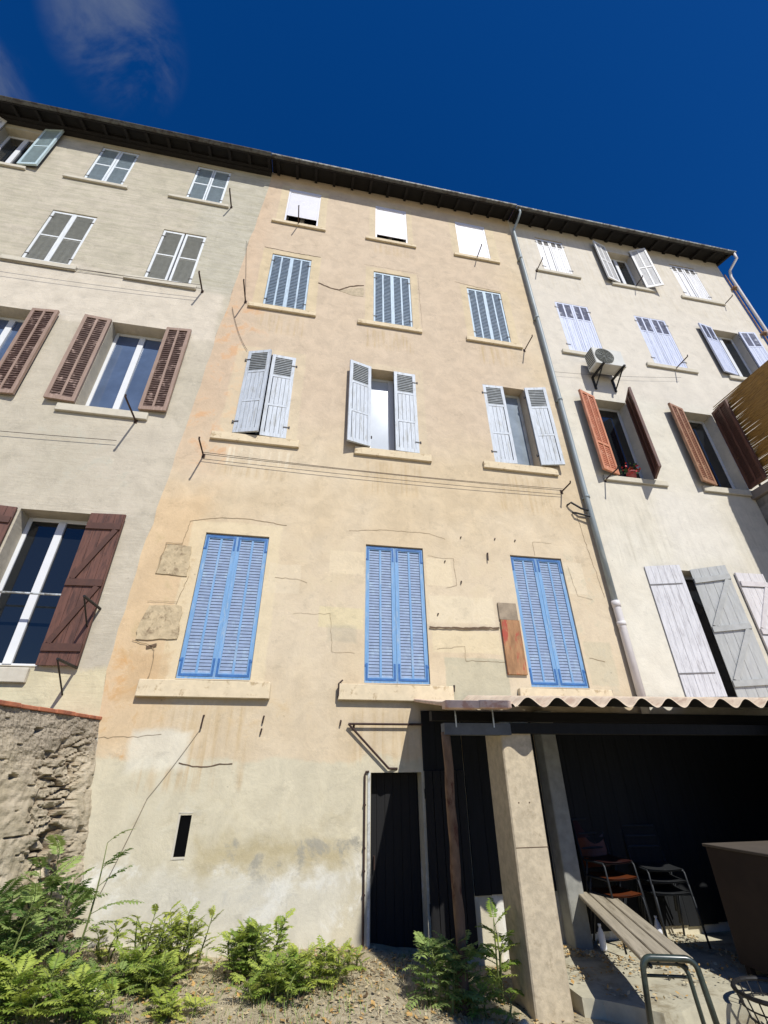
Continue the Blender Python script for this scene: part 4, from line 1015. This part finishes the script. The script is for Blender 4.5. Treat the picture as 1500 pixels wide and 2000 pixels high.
m.face([tp(-.1,.02,HTW),tp(ul,.02,HTW),tp(ul,-.45,HTW),tp(-.1,-.45,HTW)]); m.face([tp(-.1,-.45,HTW),tp(ul,-.45,HTW),tp(ul,-.45,-1.9),tp(-.1,-.45,-1.9)]); m.face([tp(ul,.02,HTW),tp(ul,.3,-1.9),tp(ul,-.45,-1.9),tp(ul,-.45,HTW)])
P(m, 'wall_core', M_rub, gw)
m = MB(); u = -.02; k = 0; random.seed(4)
while u < ul-.3:
    L = random.uniform(.20,.27); h0 = random.uniform(.0,.006); off = .045+random.uniform(-.012,.012)
    if .06 < u < .18: off -= .04
    pts8 = [tp(u,off,HTW+.0),tp(u+L-.012,off,HTW),tp(u+L-.012,-.40,HTW),tp(u,-.40,HTW)]
    i0 = len(m.v); m.v += pts8+[(a,b,c+.035+h0) for a,b,c in pts8]
    for f in ((0,3,2,1),(4,5,6,7),(0,1,5,4),(1,2,6,5),(2,3,7,6),(3,0,4,7)): m.f.append(tuple(i0+q for q in f)); m.m.append(0)
    u += L
P(m, 'coping_tile', mat('red_coping_tile', C(186,116,84), .9, .2, 7, bump=.6, alt=C(150,92,70), altlo=.5, althi=.65), gw, bevel=.006)

# ================================================================== PLANTS
def leafmat(name, c1, c2, tr=.25):
    m, t, p = newmat(name)
    info = t.new('ShaderNodeAttribute', attribute_name='tone')
    cc = t.mix(info.outputs['Fac'], c1, c2)
    t.put(p.inputs['Base Color'], cc); p.inputs['Roughness'].default_value = .5; p.inputs['Specular IOR Level'].default_value = .35
    tl = t.new('ShaderNodeBsdfTranslucent'); t.put(tl.inputs[0], cc); mx = t.new('ShaderNodeMixShader'); mx.inputs[0].default_value = tr
    out = t.n['Material Output']; t.l.new(p.outputs[0], mx.inputs[1]); t.l.new(tl.outputs[0], mx.inputs[2]); t.l.new(mx.outputs[0], out.inputs[0])
    return m
L_green = leafmat('ailanthus_leaf', (.20,.32,.05,1), (.54,.62,.12,1), .35)
L_dark = leafmat('dark_leaf', (.13,.23,.055,1), (.44,.55,.17,1), .35)
L_yel = leafmat('yellow_green_leaf', (.30,.40,.05,1), (.62,.66,.13,1), .35)
M_stem = mat('green_stem', C(120,130,70), .7, .2)
class Plant:
    def __init__(s, seed): s.mb = MB(); s.st = MB(); s.tone = []; s.r = random.Random(seed)
    def leaflet(s, a, d, up, L, w, tone):
        side = d.cross(up).normalized(); fold = up*(.12*w)
        mid = a+d*L*.45; tip = a+d*L-up*L*.15
        s.mb.face([a, mid-side*w+fold, tip, mid], 0); s.mb.face([a, mid, tip, mid+side*w+fold], 0); s.tone += [tone, tone]
    def frond(s, base, d, L, npair, ll, droop=.5):
        r = s.r; d = d.normalized(); p_ = Vector(base); pts = [p_.copy()]; n = npair+1; cur = d.copy()
        tone = r.random()
        for k in range(n):
            cur = (cur+Vector((0,0,-droop/n))).normalized(); p_ = p_+cur*L/n; pts.append(p_.copy())
            if k == 0: continue
            side = cur.cross(Vector((0,0,1)))
            if side.length < .05: side = Vector((1,0,0))
            side.normalize(); up = side.cross(cur).normalized()
            f = k/n; l_ = ll*(.55+1.0*math.sin(math.pi*min(1,.15+f*.8)))*.8
            for sg in (-1, 1):
                dd2 = (side*sg*1.0+cur*.45+up*r.uniform(-.15,.2)).normalized()
                s.leaflet(p_, dd2, up, l_*r.uniform(.85,1.15), l_*.21, min(1, max(0, tone+r.uniform(-.25,.25))))
        s.leaflet(p_, cur, Vector((0,0,1)), ll*.8, ll*.17, tone)
        s.st.tube(pts[::max(1,len(pts)//4)], .0025, 4)
    def stem(s, base, top, nf, L, npair, ll, spread=1.0, start=.25, droop=.55):
        r = s.r; base = Vector(base); top = Vector(top); bend = Vector((r.uniform(-.05,.05), r.uniform(-.05,.05), 0))
        f0 = lambda f: base.lerp(top, f)+bend*math.sin(math.pi*f)
        s.st.tube([f0(k/5) for k in range(6)], [.010,.009,.008,.007,.005,.003], 6)
        az = r.uniform(0,6.28)
        for k in range(nf):
            f = start+(1-start)*(k+1)/nf; az += 2.4+r.uniform(-.6,.6)
            if r.random() < .12: continue
            el = .25+.9*f*r.uniform(.6,1.1)
            d = Vector((math.cos(az)*spread, math.sin(az)*spread, el))
            s.frond(f0(min(1,f)), d, L*(1.1-.45*f)*r.uniform(.6,1.3), max(4, npair+r.randint(-2,2)), ll*r.uniform(.75,1.3), droop*r.uniform(.3,1.6))
    def build(s, label, mt, loc, cat='plant', name='tree_sapling', group=None):
        t_ = thing(name, label, cat, loc, group)
        o = P(s.mb, 'foliage', mt, t_)
        a = o.data.attributes.new('tone', 'FLOAT', 'FACE'); a.data.foreach_set('value', s.tone)
        P(s.st, 'stem', M_stem, t_, smooth=True)
        return t_
def gpt(x, d): y = d-CD; return Vector((x, y, groundz(x, y)-.01))
def bush(seed, x, d, w, h, nst, nf, L, npair, ll, label, mt, name='sapling', cat='sapling', dro=.55, dy=.6):
    pl = Plant(seed); r = pl.r
    for k in range(nst):
        bx_ = x+r.uniform(-w,w)*.5; bd = d+r.uniform(-w,w)*.5*dy; b_ = gpt(bx_, min(bd, CD-.06))
        hh = h*r.uniform(.55,1.0); tpx = b_+Vector(((bx_-x)*.35+r.uniform(-.04,.04), -.04+r.uniform(-.06,.03), hh))
        pl.stem(b_, tpx, nf, L, npair, ll, 1.0, .12, dro)
    pl.build(label, mt, tuple(gpt(x, d)), cat, name)
bush(1, -1.74, 5.40, .34, .90, 6, 13, .33, 11, .058, 'tallest dark green sapling against the rubble wall at left', L_dark)
bush(2, -2.06, 4.85, .44, .60, 9, 13, .30, 11, .055, 'dense dark sapling clump at the left edge of the yard', L_dark)
bush(3, -1.66, 4.72, .46, .26, 10, 12, .24, 10, .048, 'bright green low clump in the bottom left corner', L_green)
bush(4, -1.42, 5.75, .16, .32, 4, 8, .13, 7, .030, 'small yellow green sprig at the wall foot left of the first round bush', L_yel, 'sprig', 'sprig')
bush(5, -.88, 5.55, .48, .44, 20, 14, .17, 10, .028, 'yellow green bush growing at the wall under the slot window', L_yel, 'bush', 'bush')
bush(6, -.98, 5.14, .34, .24, 14, 10, .18, 9, .034, 'darker low bush in front of the yellow green one', L_green, 'bush', 'bush')
bush(7, -1.38, 5.12, .46, .15, 14, 9, .15, 9, .026, 'low feathery grey green weed patch beside the pale stone', L_dark, 'weed', 'weed')
bush(8, -.10, 5.50, .40, .46, 14, 13, .20, 10, .038, 'tall green bush in the middle of the wall foot', L_green, 'bush', 'bush')
bush(9, .02, 5.02, .36, .22, 11, 10, .20, 9, .038, 'low green bush at the bottom edge below the middle bush', L_green, 'bush', 'bush')
bush(10, .36, 5.20, .40, .24, 13, 10, .18, 9, .036, 'yellow green spreading bush right of the middle bush', L_yel, 'bush', 'bush')
bush(11, .76, 5.50, .14, .15, 4, 7, .11, 7, .026, 'tiny green sprig on bare dirt left of the long shadow', L_yel, 'sprig', 'sprig')
bush(12, 1.95, 5.10, .14, .68, 3, 9, .24, 11, .050, 'green sapling between the wooden pole and the concrete post', L_green)
bush(13, 1.36, 4.80, .34, .42, 9, 12, .24, 9, .046, 'dark shaded bush around the foot of the wooden pole', L_dark, 'bush', 'bush')
bush(14, 1.72, 4.72, .28, .20, 5, 9, .18, 8, .036, 'low weed at the base of the concrete post', L_green, 'weed', 'weed')
bush(15, 3.05, 4.20, .14, .07, 5, 6, .07, 5, .022, 'tiny tuft of weed under the front legs of the bench', L_yel, 'weed', 'weed')
bush(16, -.62, 4.76, .26, .12, 6, 8, .15, 8, .032, 'small sparse weed at the bottom edge left of centre', L_yel, 'weed', 'weed')
bush(17, -1.22, 4.66, .30, .22, 9, 9, .18, 9, .038, 'green weed clump at the bottom edge right of the corner clump', L_green, 'weed', 'weed')

# ================================================================== CAMERA, LIGHT, SKY
cam = bpy.data.cameras.new('camera'); co = bpy.data.objects.new('camera', cam); col.objects.link(co)
F, YAW, PIT, ROL = 878.8, R(10.84364239), R(30.25673029), R(-.5451571)
cy, sy_, cp_, sp_ = math.cos(YAW), math.sin(YAW), math.cos(PIT), math.sin(PIT)
fwd = Vector((sy_*cp_, cy*cp_, sp_)); right = Vector((cy, -sy_, 0)); up = right.cross(fwd)
Rr = right*math.cos(ROL)+up*math.sin(ROL); Uu = -right*math.sin(ROL)+up*math.cos(ROL)
Mx = Matrix(((Rr.x,Uu.x,-fwd.x,0),(Rr.y,Uu.y,-fwd.y,-CD),(Rr.z,Uu.z,-fwd.z,ZO),(0,0,0,1)))
co.matrix_world = Mx
cam.sensor_fit = 'HORIZONTAL'; cam.sensor_width = 36; cam.lens = 36*F/1500; cam.clip_start = .05; cam.clip_end = 2000
scene.camera = co
sd, sx = 1.12, .28
sdir = Vector((sx, -1, sd)).normalized()
sl = bpy.data.lights.new('sun', 'SUN'); sl.energy = 4.15; sl.angle = R(.5); sl.color = (1.0,.985,.945)
so = bpy.data.objects.new('sun', sl); col.objects.link(so); so.rotation_euler = sdir.to_track_quat('Z', 'Y').to_euler(); so.location = (0,-10,20)
w = bpy.data.worlds.new('World'); scene.world = w; w.use_nodes = True
nt = w.node_tree; bg = nt.nodes['Background']; T = NT(w)
sky = T.new('ShaderNodeTexSky', sky_type='NISHITA'); sky.sun_disc = False
sky.sun_elevation = math.asin(sdir.z); sky.sun_rotation = math.atan2(sdir.x, sdir.y); sky.altitude = 300; sky.air_density = 1.0; sky.dust_density = .2; sky.ozone_density = 4.0
hs = T.new('ShaderNodeHueSaturation'); T.put(hs.inputs['Color'], sky.outputs[0]); hs.inputs['Saturation'].default_value = 1.35; hs.inputs['Value'].default_value = 1.0
gen = T.new('ShaderNodeTexCoord').outputs['Generated']
dt = T.new('ShaderNodeVectorMath', operation='DOT_PRODUCT'); T.put(dt.inputs[0], gen)
def pix(x, y):
    v = fwd*F+Rr*(x-750)-Uu*(y-1000); return v.normalized()
dt.inputs[1].default_value = pix(228, 70)
cl = T.noise(T.scale(gen, (5,5,2.2)), 1.6, 7, .6, .6)
mask = T.math('MULTIPLY', T.ramp(dt.outputs['Value'], .9950, .9998), T.ramp(cl, .40, .72))
dt2 = T.new('ShaderNodeVectorMath', operation='DOT_PRODUCT'); T.put(dt2.inputs[0], gen); dt2.inputs[1].default_value = pix(-40, 150)
mask = T.math('MAXIMUM', mask, T.math('MULTIPLY', T.ramp(dt2.outputs['Value'], .9975, 1.0), T.ramp(cl, .38, .7)))
hs2 = T.mix(1.0, hs.outputs[0], (1.0,1.08,1.5,1), 'MULTIPLY'); sm = T.mix(T.math('MULTIPLY', mask, .5), hs2, (3.6,4.2,5.2,1))
T.put(bg.inputs[0], sm); bg.inputs[1].default_value = .06
scene.view_settings.view_transform = 'Standard'; scene.view_settings.look = 'None'; scene.view_settings.exposure = 0; scene.view_settings.gamma = 1
scene.cycles.max_bounces = 6; scene.cycles.diffuse_bounces = 1
for o in bpy.data.objects:
    if '_w' in o: del o['_w']
